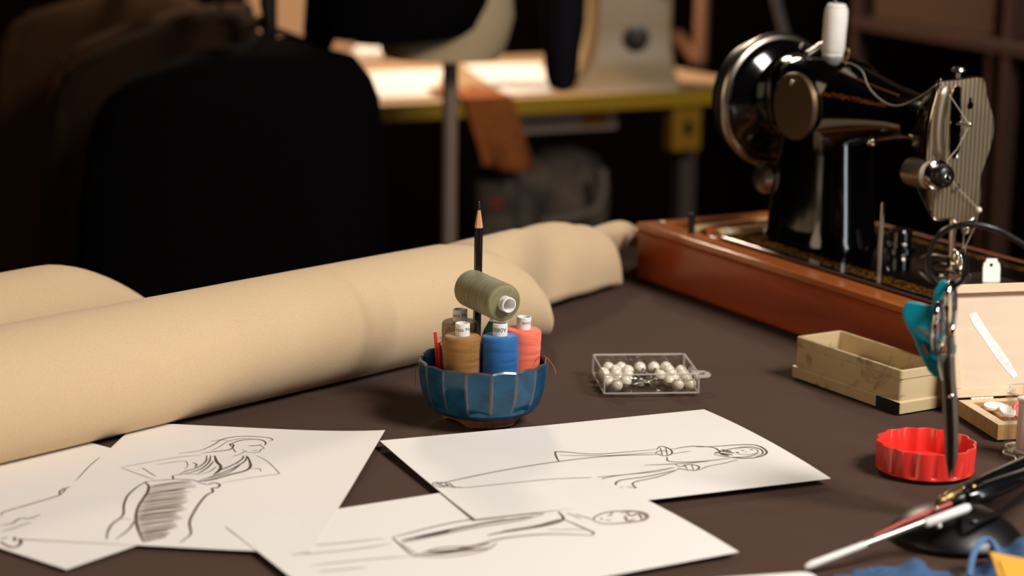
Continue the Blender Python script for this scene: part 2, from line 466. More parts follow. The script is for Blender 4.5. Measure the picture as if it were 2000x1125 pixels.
woman = [(C1(p), w) for p, w in [
 ([(895,220),(1000,205),(1070,175),(1110,150),(1160,138),(1230,133),(1310,137),(1350,142),(1366,152),(1345,157)], w1*1.4),
 ([(1010,218),(1075,210),(1150,200),(1170,178),(1150,172),(1160,186)], w2), ([(1055,160),(1100,152),(1140,152)], w1),
 ([(1060,205),(1100,185),(1140,160),(1200,146),(1270,142)], w1), ([(1150,175),(1190,158),(1240,150),(1300,150),(1330,163),(1326,180)], w2),
 ([(1300,176),(1322,192),(1306,200),(1300,210),(1275,216),(1240,213),(1212,200)], w1), ([(1245,182),(1285,180),(1312,176)], w2),
 ([(1262,206),(1292,203)], w1), ([(1165,235),(1205,222),(1228,208)], w1), ([(1165,190),(1180,215)], w1),
 ([(605,290),(750,262),(900,237),(1010,228)], w1*.8), ([(605,290),(680,318),(770,350)], w1*.8), ([(710,290),(780,335)], w1),
 ([(780,275),(850,265),(925,258),(940,280),(925,300)], w1*.8), ([(1285,230),(1340,260),(1395,315),(1385,323),(1250,342),(1110,368)], w1*.8),
 ([(1260,295),(1300,296),(1305,310)], w1),
 ([(1035,230),(1030,260),(990,290),(940,305),(900,322)], w2), ([(1055,230),(1045,265),(1000,300),(925,322)], w2),
 ([(1075,230),(1085,260),(1106,285),(1092,310),(1068,326)], w3), ([(1070,258),(1040,290),(990,322)], w2), ([(1085,285),(1050,310),(1010,322)], w1),
 ([(1220,230),(1210,250),(1160,280),(1100,302)], w2), ([(1235,230),(1226,258),(1170,292),(1090,325),(1000,355)], w2),
 ([(1240,235),(1255,280),(1230,305),(1150,326),(1060,350),(990,360)], w3), ([(1215,265),(1150,312),(1040,346)], w2), ([(1200,262),(1140,290),(1080,312)], w1),
 ([(965,265),(985,275),(975,290)], w2), ([(865,330),(868,350)], w2), ([(865,330),(930,322),(1000,325)], w1), ([(740,360),(860,350),(960,352),(1000,366)], w1*1.3),
 ([(725,362),(745,385),(735,420),(695,480),(680,545),(695,610),(718,660)], w3*.9),
 ([(740,358),(690,385),(640,430),(620,480),(615,530),(560,575),(537,620),(535,650)], w2*1.2),
 ([(580,650),(640,605),(665,572),(668,560)], w2), ([(605,548),(660,548)], w1*.7),
 ([(1000,366),(1040,375),(1072,366),(1100,376),(1090,390),(1062,395),(1066,412),(1030,432),(985,490),(950,560),(956,620),(930,645),(900,668)], w2*1.3),
 ([(1020,360),(1080,348),(1110,338)], w1)]]
woman_soft = []
for k in range(36):
    y = 372+k*8.0; x0 = 752-70*sin(min(1, (y-372)/180)*pi/2)+(y-560 if y > 560 else 0)*.35+random.uniform(-8, 8)
    x1 = 985-(y-372)*.42+random.uniform(-40, 14)
    woman_soft.append((C1([(x0, y+10), ((x0+x1)/2, y-6+random.uniform(-3, 3)), (x1, y-18)]), random.uniform(.0012, .0026)))
left_ink = [(C1(p), w) for p, w in [
 ([(5,530),(15,515),(60,500),(180,465),(300,427),(328,397),(360,380)], w2), ([(302,427),(299,410),(325,392)], w2), ([(360,380),(440,290),(500,238)], w1),
 ([(5,580),(60,570),(100,545),(150,545),(210,522)], w2), ([(5,610),(60,597),(130,572),(155,570)], w1*1.3),
 ([(3,660),(30,680),(70,690),(100,675),(102,650),(72,640),(75,660)], w3), ([(3,645),(40,641)], w2)]]
right_ink = [(C2(p), w) for p, w in [
 ([(615,285),(625,275),(660,275),(690,268),(850,235),(1040,205),(1200,188),(1345,183),(1380,180)], w2), ([(640,290),(720,292),(800,285),(1000,265),(1150,258),(1290,245),(1420,225)], w1*1.2),
 ([(612,282),(640,280),(655,275),(668,285),(640,288),(618,286)], w2), ([(672,276),(690,290),(715,291)], w2), ([(630,276),(650,284),(680,288)], w2),
 ([(1040,207),(1032,198),(1025,178),(1040,173),(1150,181),(1250,175),(1360,165)], w2), ([(1040,185),(1200,186),(1360,175)], w1*1.3),
 ([(1360,166),(1375,155),(1405,165),(1410,180),(1385,187),(1360,180)], w2), ([(1372,160),(1380,185)], w1), ([(1390,158),(1396,186)], w1), ([(1355,180),(1370,170),(1400,172)], w1*1.3),
 ([(1410,165),(1480,155),(1550,160),(1570,176)], w2), ([(1395,190),(1405,206),(1500,206),(1600,195)], w2), ([(1410,181),(1440,176),(1475,170)], w1),
 ([(1420,225),(1350,240),(1250,250),(1190,260),(1150,275),(1180,278)], w2), ([(1420,235),(1330,255),(1240,268),(1225,285),(1250,292)], w2*1.2),
 ([(1440,228),(1370,255),(1300,270),(1280,280),(1291,293),(1260,288)], w2), ([(1420,215),(1440,222),(1470,215),(1500,222),(1490,235),(1450,232),(1430,227)], w2),
 ([(1450,215),(1462,232)], w1), ([(1475,214),(1482,234)], w1), ([(1320,218),(1450,212),(1530,205)], w2), ([(1500,235),(1530,222),(1580,212),(1630,200)], w1*1.3),
 ([(1490,158),(1560,155),(1640,150),(1690,152),(1718,165),(1724,178),(1700,190),(1650,195),(1590,190),(1550,182)], w2*1.2),
 ([(1550,180),(1600,165),(1660,157),(1700,163),(1712,178),(1690,190)], w2), ([(1600,192),(1660,190),(1700,178)], w2),
 ([(1552,175),(1612,184)], w3), ([(1560,169),(1618,178)], w3), ([(1570,181),(1600,187)], w3), ([(1575,166),(1608,172)], w3),
 ([(1620,166),(1650,160),(1688,164),(1694,176),(1660,183),(1628,180)], w1), ([(1640,168),(1650,170)], w2), ([(1668,166),(1680,168)], w2), ([(1622,174),(1633,178)], w2*1.3), ([(1652,175),(1660,173)], w1)]]
front_ink = [(C2(p), w) for p, w in [
 ([(485,457),(570,435),(700,405),(850,385),(990,378)], w2*1.2), ([(515,476),(640,450),(760,425),(900,402),(985,381)], w2),
 ([(485,457),(520,490),(556,521)], w2), ([(515,478),(575,519)], w1), ([(555,520),(640,492),(750,485),(850,460),(1000,446),(1142,450)], w2*1.3), ([(560,520),(680,520),(790,500),(832,474)], w2),
 ([(1035,372),(1050,398),(990,418),(850,440),(800,450)], w3), ([(1050,396),(1128,430),(1152,442),(1140,451)], w2*1.2), ([(850,436),(960,418),(1040,396)], w2), ([(1000,431),(1128,431)], w1),
 ([(1062,375),(1110,396)], w1)]]
front_soft = [(C2(p), w) for p, w in [
 ([(515,468),(680,434)], .004), ([(560,458),(760,415)], .004), ([(640,440),(860,396)], .0035), ([(760,415),(950,386)], .003), ([(600,505),(760,494)], .0035), ([(620,513),(800,492)], .0035), ([(580,516),(700,503)], .003), ([(700,495),(810,478)], .0025),
 ([(950,424),(1040,398)], .003),
 ([(1150,400),(1160,386),(1200,373),(1270,369),(1318,375),(1330,390),(1308,402),(1240,410),(1182,411),(1150,400)], w3), ([(1240,376),(1290,371),(1320,381),(1324,395),(1290,406)], w3),
 ([(1260,373),(1275,386),(1300,378),(1311,398)], w3), ([(1215,373),(1205,382)], w2), ([(1255,385),(1264,402),(1290,396)], w3), ([(1195,386),(1215,383)], w2), ([(1190,399),(1212,401)], w2), ([(1175,392),(1180,398)], w2),
 ([(190,486),(320,475),(460,460)], w2), ([(150,515),(330,500),(480,478)], w2), ([(215,550),(400,530),(540,520)], w2), ([(240,570),(400,556)], w2), ([(1090,380),(1150,398)], w2)]]
# sheet under the woman sketch
Nn, Rr, U0 = at(130, 1115), at(275, 1065), at(0, 922)
ud = (Rr-Nn); ud.z = 0; ud.normalize(); vd = Vector((-ud.y, ud.x, 0))
cc = Nn+ud*.105+vd*.1485
make_paper(cc.x, cc.y, math.atan2(ud.y, ud.x), .21, .297, .0004, lambda u, v: .0004*max(0, -v)**4,
           'white sheet tucked under the woman sketch at the far left', left_ink)
make_paper(-.2234, 1.505, -.1091, .21, .297, .0012, lambda u, v: .0020*max(0, u)**3*max(0, v)+.0015*max(0, u)**3,
           'white sheet with a sketch of a long-haired woman with hand on hip', woman, woman_soft)
make_paper(-.0202, 1.3817, .5155, .297, .21, .0020, lambda u, v: .0035*max(0, u)**2*(1-v*v),
           'white sheet in front with a soft sketch of a short-haired figure in a jacket', front_ink, front_soft)
make_paper(.0722, 1.573, .3991, .297, .21, .0030, lambda u, v: .0032*max(0, u)**2*(1-v*v)+.0012*v*v*max(0, -u),
           'white sheet on top at right with a lying sketch in a long open gown', right_ink)
# card peeking in at the bottom
cp = at(1492, 1160); 
o = MB().prism([(x, y) for x, y in rrect(-.045, .045, -.03, .03, .008)], .0006, .0012).build('white_card', M_paper)
o.location = (cp.x, cp.y+.002, T); o.rotation_euler = (0, 0, R(14)); tag(o, 'white rounded card just showing at the bottom edge of the photo', 'card')

# ---------------------------------------------------------------- ceramic bowl
BC = Vector((at(943, 822).x, 1.700, T))
def bowl():
    t = thing('ceramic_bowl', 'small blue glazed faceted bowl full of thread spools', 'bowl', BC, (0, 0, R(8)))
    prof = [(.0330, .0064), (.0392, .0078), (.0442, .0108), (.0490, .0168), (.0521, .0242), (.0540, .032), (.0552, .041), (.0556, .0475), (.0553, .0512), (.0540, .0528),
            (.0522, .0520), (.0514, .0490), (.0508, .040), (.0500, .030), (.0488, .022), (.0474, .0135), (.0440, .0102), (.0300, .0095), (.0010, .0095)]
    K = 16; mb = MB(); rings = []
    fr = [0, .07, .28, .5, .72, .93]
    for q, (r, z) in enumerate(prof):
        ring = []
        for k in range(K):
            for f in fr:
                a = 2*pi*(k+f)/K
                flat = cos(pi/K)/cos((f-.5)*2*pi/K)
                if q <= 9:
                    amt = {0: .5, 8: .6, 9: .35}.get(q, 1.0)
                    rr = r*(1+(flat-1)*amt*1.3)*(1.0+(.004 if f in (0,) else 0))
                elif q <= 12: rr = r*(1-.012*cos(2*pi*f)*-1*.4)
                else: rr = r
                zz = z+(.0011*(1-cos(2*pi*f))*.5 if 6 <= q <= 10 else 0)
                ring.append((rr*cos(a), rr*sin(a), zz))
        rings.append(ring)
    n = len(rings[0]); vs = [p for r in rings for p in r]
    for i in range(len(rings)-1):
        for j in range(n):
            k = (j+1) % n; jm = j % len(fr)
            ridge = 1 if (i < 9 and jm in (0, 5)) or i in (8, 9) else 0
            mb.add([rings[i][j], rings[i][k], rings[i+1][k], rings[i+1][j]], [(0, 1, 2, 3)], ridge)
    mb.add(rings[-1], [tuple(range(n))], 0); mb.add(rings[0], [tuple(range(n-1, -1, -1))], 0)
    M_glaze = mat('blue_glaze', (3, 52, 80), .2, var=(90, (8, 76, 106)), coat=.15, spec=.35)
    M_edge = mat('brown_glaze_edge', (88, 66, 54), .3, var=(300, (50, 74, 92)), coat=.5)
    o = mb.build('bowl_body', [M_glaze, M_edge], t, 30)
    bm = bmesh.new(); bm.from_mesh(o.data); bmesh.ops.remove_doubles(bm, verts=bm.verts, dist=1e-6); bmesh.ops.recalc_face_normals(bm, faces=bm.faces); bm.to_mesh(o.data); bm.free()
    o.data.set_sharp_from_angle(angle=R(25))
    # notched unglazed foot ring
    M_foot = mat('bare_clay_foot', (158, 92, 62), .6, var=(200, (120, 70, 48)))
    fb = MB(); n = 72; vs = []
    for j in range(n):
        a = 2*pi*j/n; notch = max(0, cos(3*(a+R(25))))**.7
        low = 0 if notch < .35 else .0046*(notch-.35)/.65
        for r, z in ((.0325, low), (.0345, low+.0006), (.0350, .0072), (.0270, .0074), (.0270, low)): vs.append((r*cos(a), r*sin(a), z))
    fs = [(j*5+i, ((j+1) % n)*5+i, ((j+1) % n)*5+(i+1) % 5, j*5+(i+1) % 5) for j in range(n) for i in range(5)]
    fb.add(vs, fs).build('foot_ring', M_foot, t, 35)
    return t
bowl()

def text_on_core(txt, size, rad, parent, z, ang0, flip=False):
    cu = bpy.data.curves.new('lettering', 'FONT'); cu.body = txt; cu.size = size; cu.align_x = 'CENTER'; cu.align_y = 'CENTER'; cu.resolution_u = 2
    tmp = bpy.data.objects.new('tmp', cu); COL.objects.link(tmp)
    me = bpy.data.meshes.new_from_object(tmp.evaluated_get(bpy.context.evaluated_depsgraph_get()))
    bpy.data.objects.remove(tmp)
    bm = bmesh.new(); bm.from_mesh(me)
    bmesh.ops.triangulate(bm, faces=bm.faces)
    for v in bm.verts:
        x, y = v.co.x, v.co.y
        if flip: x, y = -x, -y
        a = ang0+x/rad
        v.co = Vector((rad*cos(a), rad*sin(a), z+y))
    bm.to_mesh(me); bm.free()
    me.name = 'lettering'; me.materials.clear(); me.materials.append(M_text)
    o = bpy.data.objects.new('lettering', me); COL.objects.link(o); o.parent = parent
    return o
def spool(label, c1, c2, loc, rot=(0, 0, 0), r=.0157, h=.0635, txt=None, size=.0042, ang=-90, flip=False, base=.0025, top=.0105, rc=.0062):
    t = thing('thread_spool', label, 'thread spool', loc, rot, 'thread spools in the blue bowl')
    H = base+h+top
    c = MB()
    c.lathe([(rc, 0), (rc, H-.0004), (rc-.0004, H), (rc-.0010, H), (rc-.0012, H-.0004), (rc-.0012, .0005), (rc-.0008, 0)], 36, caps=False)
    core = c.build('core', M_core, t, 35)
    b = MB(); prof = [(rc+.0002, base), (r*.9, base), (r*.985, base+.0012), (r, base+.003)]
    N = 26
    for i in range(1, N): prof.append((r*(1+.006*sin(i*1.9)+random.uniform(-.004, .004)), base+.003+(h-.0075)*i/N))
    prof += [(r*.995, base+h-.0030), (r*.97, base+h-.0013), (r*.92, base+h-.0004), (r*.88, base+h), (r*.60, base+h+.0003), (rc+.0002, base+h+.0001)]
    b.lathe(prof, 48, caps=False)
    b.build('wound_thread', thread_mat('thread_'+label[:12].replace(' ', '_'), c1, c2), t, 60)
    if txt: text_on_core(txt, size, rc+.00012, core, H-top*.45, R(ang), flip)
    return t
def bl(x, y, z): return (BC.x+x, BC.y+y, T+z)
FZ = .0106
spool('golden brown thread spool at the front left of the bowl', (124, 80, 26), (166, 116, 48), bl(-.0180, -.0170, FZ), (0, 0, 0), txt='Coats Moon', size=.0047, ang=-72)
spool('bright blue thread spool at the front centre of the bowl', (0, 74, 138), (20, 108, 176), bl(.0136, -.0163, FZ), (R(-1), R(0), 0), txt='A0800', size=.0052, ang=-98, flip=True)
spool('coral pink thread spool at the right of the bowl', (236, 92, 62), (255, 134, 100), bl(.0305, .0125, FZ), (0, R(2.4), 0), txt='Coats', size=.0040, ang=-60, flip=True, h=.0630)
spool('dull beige thread spool at the back left under the olive one', (150, 120, 84), (176, 146, 108), bl(-.0212, .0262, FZ), (0, 0, 0), txt='Coats Moon', size=.0050, ang=-84, h=.0655)
# small green bobbin deep between the spools
g = thing('thread_bobbin', 'small dark green bobbin deep between the spools under the olive spool', 'bobbin', bl(.0066, .0140, FZ), (0, 0, 0))
MB().lathe([(.0026, 0), (.0095, 0), (.0095, .001), (.0088, .002), (.0088, .058), (.0070, .064), (.003, .071), (.0026, .0712)], 28).build('wound_thread', thread_mat('thread_green', (6, 70, 40), (10, 112, 58)), g, 50)
MB().lathe([(.0024, .0712), (.0024, .074), (.0004, .074)], 16).build('core', M_core, g)
# olive spool lying across the tops
pn, pf = at(985, 592, .1042), at(918, 562, .1062)
ax = (pn-pf).normalized(); Lx = .0585
q = Vector((0, 0, 1)).rotation_difference(ax)
sp = spool('olive green thread spool lying across the top of the others', (100, 94, 58), (146, 140, 98), pf-ax*.0028, r=.0163, h=Lx, txt='Coats', size=.0036, ang=200, top=.0075, rc=.0066)
sp.rotation_euler = q.to_euler()
# pencil
tip = aty(936, 394, 1.7415); low = Vector((BC.x-.0072, 1.7395, T+FZ+.0005)); d = (tip-low); PL = d.length
pz = thing('pencil', 'black hexagonal pencil standing point up in the bowl', 'pencil', low); pz.rotation_euler = Vector((0, 0, 1)).rotation_difference(d.normalized()).to_euler()
def hexr(r, z, a0=0): return [(r*cos(2*pi*j/6+a0), r*sin(2*pi*j/6+a0), z) for j in range(6)]
MB().loft([hexr(.0037, 0), hexr(.0037, PL-.0225)]).build('barrel', mat('black_pencil_lacquer', (16, 15, 15), .22, coat=.5), pz, 20, bevel=.0004)
MB().loft([hexr(.0037, PL-.0225), hexr(.0013, PL-.0072)]).build('cedar_cone', mat('cedar', (214, 152, 112), .7), pz, 50)
MB().lathe([(.0013, PL-.0072), (.00115, PL-.006), (.0010, PL-.001), (.0006, PL)], 12).build('graphite_point', mat('graphite', (52, 52, 56), .35, .4), pz)
# red plastic clip
rc_ = at(852, 690, .060)
o = thing('plastic_clip', 'thin red plastic clip stuck upright inside the left rim of the bowl', 'clip', bl(-.0392, .004, 0.012))
MB().tube([(0, 0, 0.002), (-.0008, 0, .040), (-.0022, 0, .058), (-.0026, 0, .062)], .0014, 8).build('inner_strand', M_red, o)
MB().tube([(.0024, -.002, .002), (.0016, -.002, .045), (.0002, -.002, .0535)], .0019, 8).build('outer_strand', M_red, o)
# loose thread ends
M_ct = mat('coral_yarn', (200, 96, 70), .8); M_bt = mat('brown_yarn', (96, 66, 44), .8)
o = MB().tube(catmull([bl(.044, .004, .050), bl(.0475, -.002, .0552), bl(.0525, -.006, .0562), bl(.0585, -.010, .050), bl(.061, -.014, .0435), bl(.0605, -.013, .047)], 6), .00028, 6).build('loose_thread', M_ct)
tag(o, 'loose coral thread end hanging over the right rim of the bowl', 'thread')
o = MB().tube(catmull([bl(-.0300, .0130, .0760), bl(-.036, .006, .066), bl(-.0400, .0005, .058), bl(-.0440, -.004, .0535), bl(-.0530, -.008, .0556), bl(-.0575, -.008, .045), bl(-.0575, -.009, .030)], 6), .00022, 6).build('loose_thread', M_bt)
tag(o, 'fine brown thread end trailing over the left rim of the bowl', 'thread')

# ---------------------------------------------------------------- clear box of pearl pins
def pin_box():
    f0, f1 = at(1178, 772), at(1366, 770)
    ang = math.atan2(f1.y-f0.y, f1.x-f0.x); W, D, H, w = (f1-f0).length, .075, .0185, .0012
    t = thing('pin_box', 'clear plastic box of pearl-headed pins on the dark cloth', 'box', (f0.x, f0.y, T), (0, 0, ang))
    b = MB(); b.box(0, W, 0, D, .0004, .0014)
    b.box(0, W, 0, w, .0014, H); b.box(0, W, D-w, D, .0014, H); b.box(0, w, w, D-w, .0014, H); b.box(W-w, W, w, D-w, .0014, H)
    b.build('box_body', M_clear, t, 30)
    e = MB(); r = .0009
    for z in (.0012, H):
        e.tube([(x, y, z) for x, y in rrect(r, W-r, r, D-r, .003)], r, 8, closed=True)
    for x, y in ((r, r), (W-r, r), (r, D-r), (W-r, D-r)): e.tube([(x, y, .001), (x, y, H)], r, 8)
    e.build('box_edge', M_clear_edge, t)
    # hinged tab with a hanging hole
    g = MB(); cx, cy, z = W+.0005, D*.42, .0095
    out = [(cx, cy-.011), (cx+.011, cy-.010), (cx+.015, cy-.004), (cx+.015, cy+.004), (cx+.011, cy+.010), (cx, cy+.011)]
    inn = [(cx+.004, cy-.005), (cx+.0085, cy-.005), (cx+.0105, cy-.002), (cx+.0105, cy+.002), (cx+.0085, cy+.005), (cx+.004, cy+.005)]
    vs = [(x, y, z) for x, y in out]+[(x, y, z) for x, y in inn]+[(x, y, z+.0016) for x, y in out]+[(x, y, z+.0016) for x, y in inn]
    fs = []
    for j in range(6):
        k = (j+1) % 6
        fs += [(j, k, 6+k, 6+j), (12+j, 18+j, 18+k, 12+k), (j, 12+j, 12+k, k), (6+j, 6+k, 18+k, 18+j)]
    g.add(vs, fs).build('hang_tab', M_clear_edge, t, 30)
    # pins
    M = Matrix.Translation(t.location) @ Matrix.Rotation(ang, 4, 'Z'); Mi = M.inverted()
    heads = [(450,350),(605,390),(690,430),(450,470),(555,525),(680,560),(470,635),(300,470),(355,600),(560,430),(860,380),(1035,360),(1200,370),(1320,425),(1400,440),(1170,490),(1345,520),(1250,560),(1415,620),(1555,600),(1470,520),(1540,450),(400,560),(620,480),(1300,480)]
    P = []
    for cx, cy in heads:
        p = Mi @ at(1120+cx/6.667, 660+cy/6.667, .0074); P.append([p.x, p.y, .0074])
    rr = .0056
    for it in range(300):
        for i in range(len(P)):
            for j in range(i):
                dx = [P[i][k]-P[j][k] for k in range(3)]; dd = math.sqrt(sum(x*x for x in dx))+1e-9
                if dd < 2*rr+.0002:
                    k = (2*rr+.0002-dd)/2/dd
                    for q in range(2): P[i][q] += dx[q]*k; P[j][q] -= dx[q]*k
            P[i][0] = min(max(P[i][0], w+rr+.0004), W-w-rr-.0004); P[i][1] = min(max(P[i][1], w+rr+.0004), D-w-rr-.0004)
    first = None
    for i, (x, y, z) in enumerate(P):
        tx, ty = W*.5+random.uniform(-.015, .015), D*.45+random.uniform(-.02, .02)
        a = math.atan2(ty-y, tx-x)
        a += random.uniform(-.25, .25)
        L = min(.034, math.hypot(tx-x, ty-y)+.014)
        loc = M @ Vector((x, y, z)); rot = (0, 0, ang+a)
        if first is None:
            first = thing('pearl_pin', 'pearl-headed steel pin lying in the clear plastic box', 'pin', loc, rot, 'pearl pins in the clear box')
            MB().sphere((0, 0, 0), rr, 24, 16).build('pearl_head', M_pearl, first)
            MB().tube([(rr*.9, 0, 0), (rr*1.15, 0, 0)], .0013, 10).build('collar', M_chrome, first)
            MB().tube([(rr*1.1, 0, 0), (.028, 0, -.0036), (.031, 0, -.0040)], [.0005, .0005, .0001], 8).build('shaft', M_chrome, first)
        else: dup(first, loc, rot)
pin_box()

# ---------------------------------------------------------------- marbled box with metal bobbins
def marbled_box():
    m, nt, b = new_mat('marbled_bakelite'); N, L = nt.nodes, nt.links
    tc = N.new('ShaderNodeTexCoord'); n = N.new('ShaderNodeTexNoise'); n.inputs['Scale'].default_value = 22; n.inputs['Detail'].default_value = 5; n.inputs['Distortion'].default_value = 2.2
    r = N.new('ShaderNodeValToRGB'); r.color_ramp.elements[0].position = .28; r.color_ramp.elements[1].position = .46
    r.color_ramp.elements[0].color = lin((122, 80, 34)); r.color_ramp.elements[1].color = lin((208, 186, 144))
    L.new(tc.outputs['Object'], n.inputs['Vector']); L.new(n.outputs['Fac'], r.inputs['Fac']); L.new(r.outputs['Color'], b.inputs['Base Color'])
    b.inputs['Roughness'].default_value = .3; b.inputs['Coat Weight'].default_value = .3
    o0 = Vector((.2605, 1.859, T)); u = Vector((.5225, -.853, 0)); ang = math.atan2(u.y, u.x)
    t = thing('marbled_box', 'open oblong marbled cream box in front of the sewing machine base', 'box', o0, (0, 0, ang))
    W, D, H = .149, .058, .0385
    bx = MB()
    def ring(i, r, z): return [(x, y, z) for x, y in rrect(i, W-i, i, D-i, r, 4)]
    bx.loft([ring(0, .003, .0003), ring(0, .003, .0098), ring(.0012, .003, .0108), ring(.0022, .003, .0110), ring(.0030, .003, .0300), ring(.0022, .003, .0308), ring(.0024, .003, H-.0006), ring(.0030, .003, H), ring(.0050, .002, H), ring(.0056, .002, H-.0006), ring(.0066, .002, .0035)])
    bx.build('box_body', m, t, 35)
    MB().box(W-.030, W+.0004, -.0005, -.0001, .0005, .0105).build('black_tape', M_tape, t)
    M = Matrix.Translation(t.location) @ Matrix.Rotation(ang, 4, 'Z')
    first = None
    for i, x in enumerate((.036, .046, .057)):
        loc = M @ Vector((x, .0430, .0036+.0092)); rot = (0, 0, ang+R(30)+R(12*i))
        if first is None:
            first = thing('metal_bobbin', 'shiny steel bobbin standing on edge inside the marbled box', 'bobbin', loc, rot, 'steel bobbins in the marbled box')
            Q = Matrix.Rotation(R(90), 4, 'Y')
            MB().lathe([(.0030, -.0035), (.0091, -.0035), (.0091, -.0029), (.0034, -.0028), (.0034, .0028), (.0091, .0029), (.0091, .0035), (.0030, .0035)], 28, M=Q).build('reel', M_steel, first, 30)
            MB().lathe([(.0031, -.0036), (.0031, .0036), (.0024, .0036), (.0024, -.0036)], 20, M=Q, caps=False).build('hub', M_chrome, first)
        else: dup(first, loc, rot)
marbled_box()

# ---------------------------------------------------------------- red scalloped dish and matching clear jar
def scallop(R0, amp, K, n, z, ph=0):
    out = []
    for j in range(n):
        a = 2*pi*j/n; r = R0+amp*(2*abs(cos(K*a/2+ph))**1.0-1+.25*cos(K*a))/1.1
        out.append((r*cos(a), r*sin(a), z))
    return out
rd = at(1797, 945); cR = Vector((at(1797, 905).x+.001, rd.y+.0405, T))
t = thing('scalloped_dish', 'shallow red scalloped plastic lid lying upside down on the cloth', 'lid', cR)
b = MB(); n = 168; K = 14
b.loft([scallop(.0375, .0000, K, n, .0006), scallop(.0388, .0000, K, n, .0012), scallop(.0388, .0002, K, n, .0022), scallop(.0380, .0008, K, n, .0034), scallop(.0386, .0011, K, n, .0222), scallop(.0383, .0011, K, n, .0228),
        scallop(.0372, .0011, K, n, .0228), scallop(.0368, .0011, K, n, .0222), scallop(.0362, .0009, K, n, .0036), scallop(.030, 0, K, n, .0030)])
b.build('dish_body', M_red, t, 40)
MB().tube([(.027*cos(2*pi*j/48), .027*sin(2*pi*j/48), .0032) for j in range(48)], .0007, 8, closed=True).build('inner_ring', M_red, t)

jl = at(1958, 885); cJ = Vector((jl.x+.041, jl.y-.003, T))
t = thing('clear_jar', 'clear scalloped plastic jar at the right edge of the photo', 'jar', cJ)
b = MB(); K = 10
b.loft([scallop(.0365, .0010, K, n, .0006), scallop(.0388, .0022, K, n, .0015), scallop(.0390, .0024, K, n, .050), scallop(.0380, .0024, K, n, .0525), scallop(.0362, .0024, K, n, .0525), scallop(.0360, .0024, K, n, .003), scallop(.034, .001, K, n, .0025)])
b.build('jar_body', M_clear, t, 40)
e = MB(); e.tube([Vector(p) for p in scallop(.0376, .0024, K, n, .0525)], .0009, 6, closed=True); e.tube([Vector(p) for p in scallop(.0384, .0022, K, n, .0014)], .0010, 6, closed=True)
e.build('jar_rim', M_clear_edge, t)
def small_spool(label, x, y, c1, c2, h=.04, r=.010):
    q = thing('thread_bobbin', label, 'bobbin', (cJ.x+x, cJ.y+y, T+.0030))
    MB().lathe([(.004, 0), (r, 0), (r, .002), (.006, .003), (.006, h-.003), (r, h-.002), (r, h), (.004, h)], 28).build('reel', M_white, q, 30)
    MB().lathe([(.0061, .0032), (r*.9, .0036), (r*.9, h-.0036), (.0061, h-.0032)], 28).build('wound_thread', thread_mat('thread_'+label[:8], c1, c2), q, 40)
small_spool('white bobbin inside the clear jar nearest its left wall', -.0230, -.0010, (226, 222, 216), (240, 238, 232), .045, .0095)
small_spool('blue bobbin inside the clear jar beside the white one', -.0080, -.0200, (20, 70, 150), (40, 100, 190), .040)

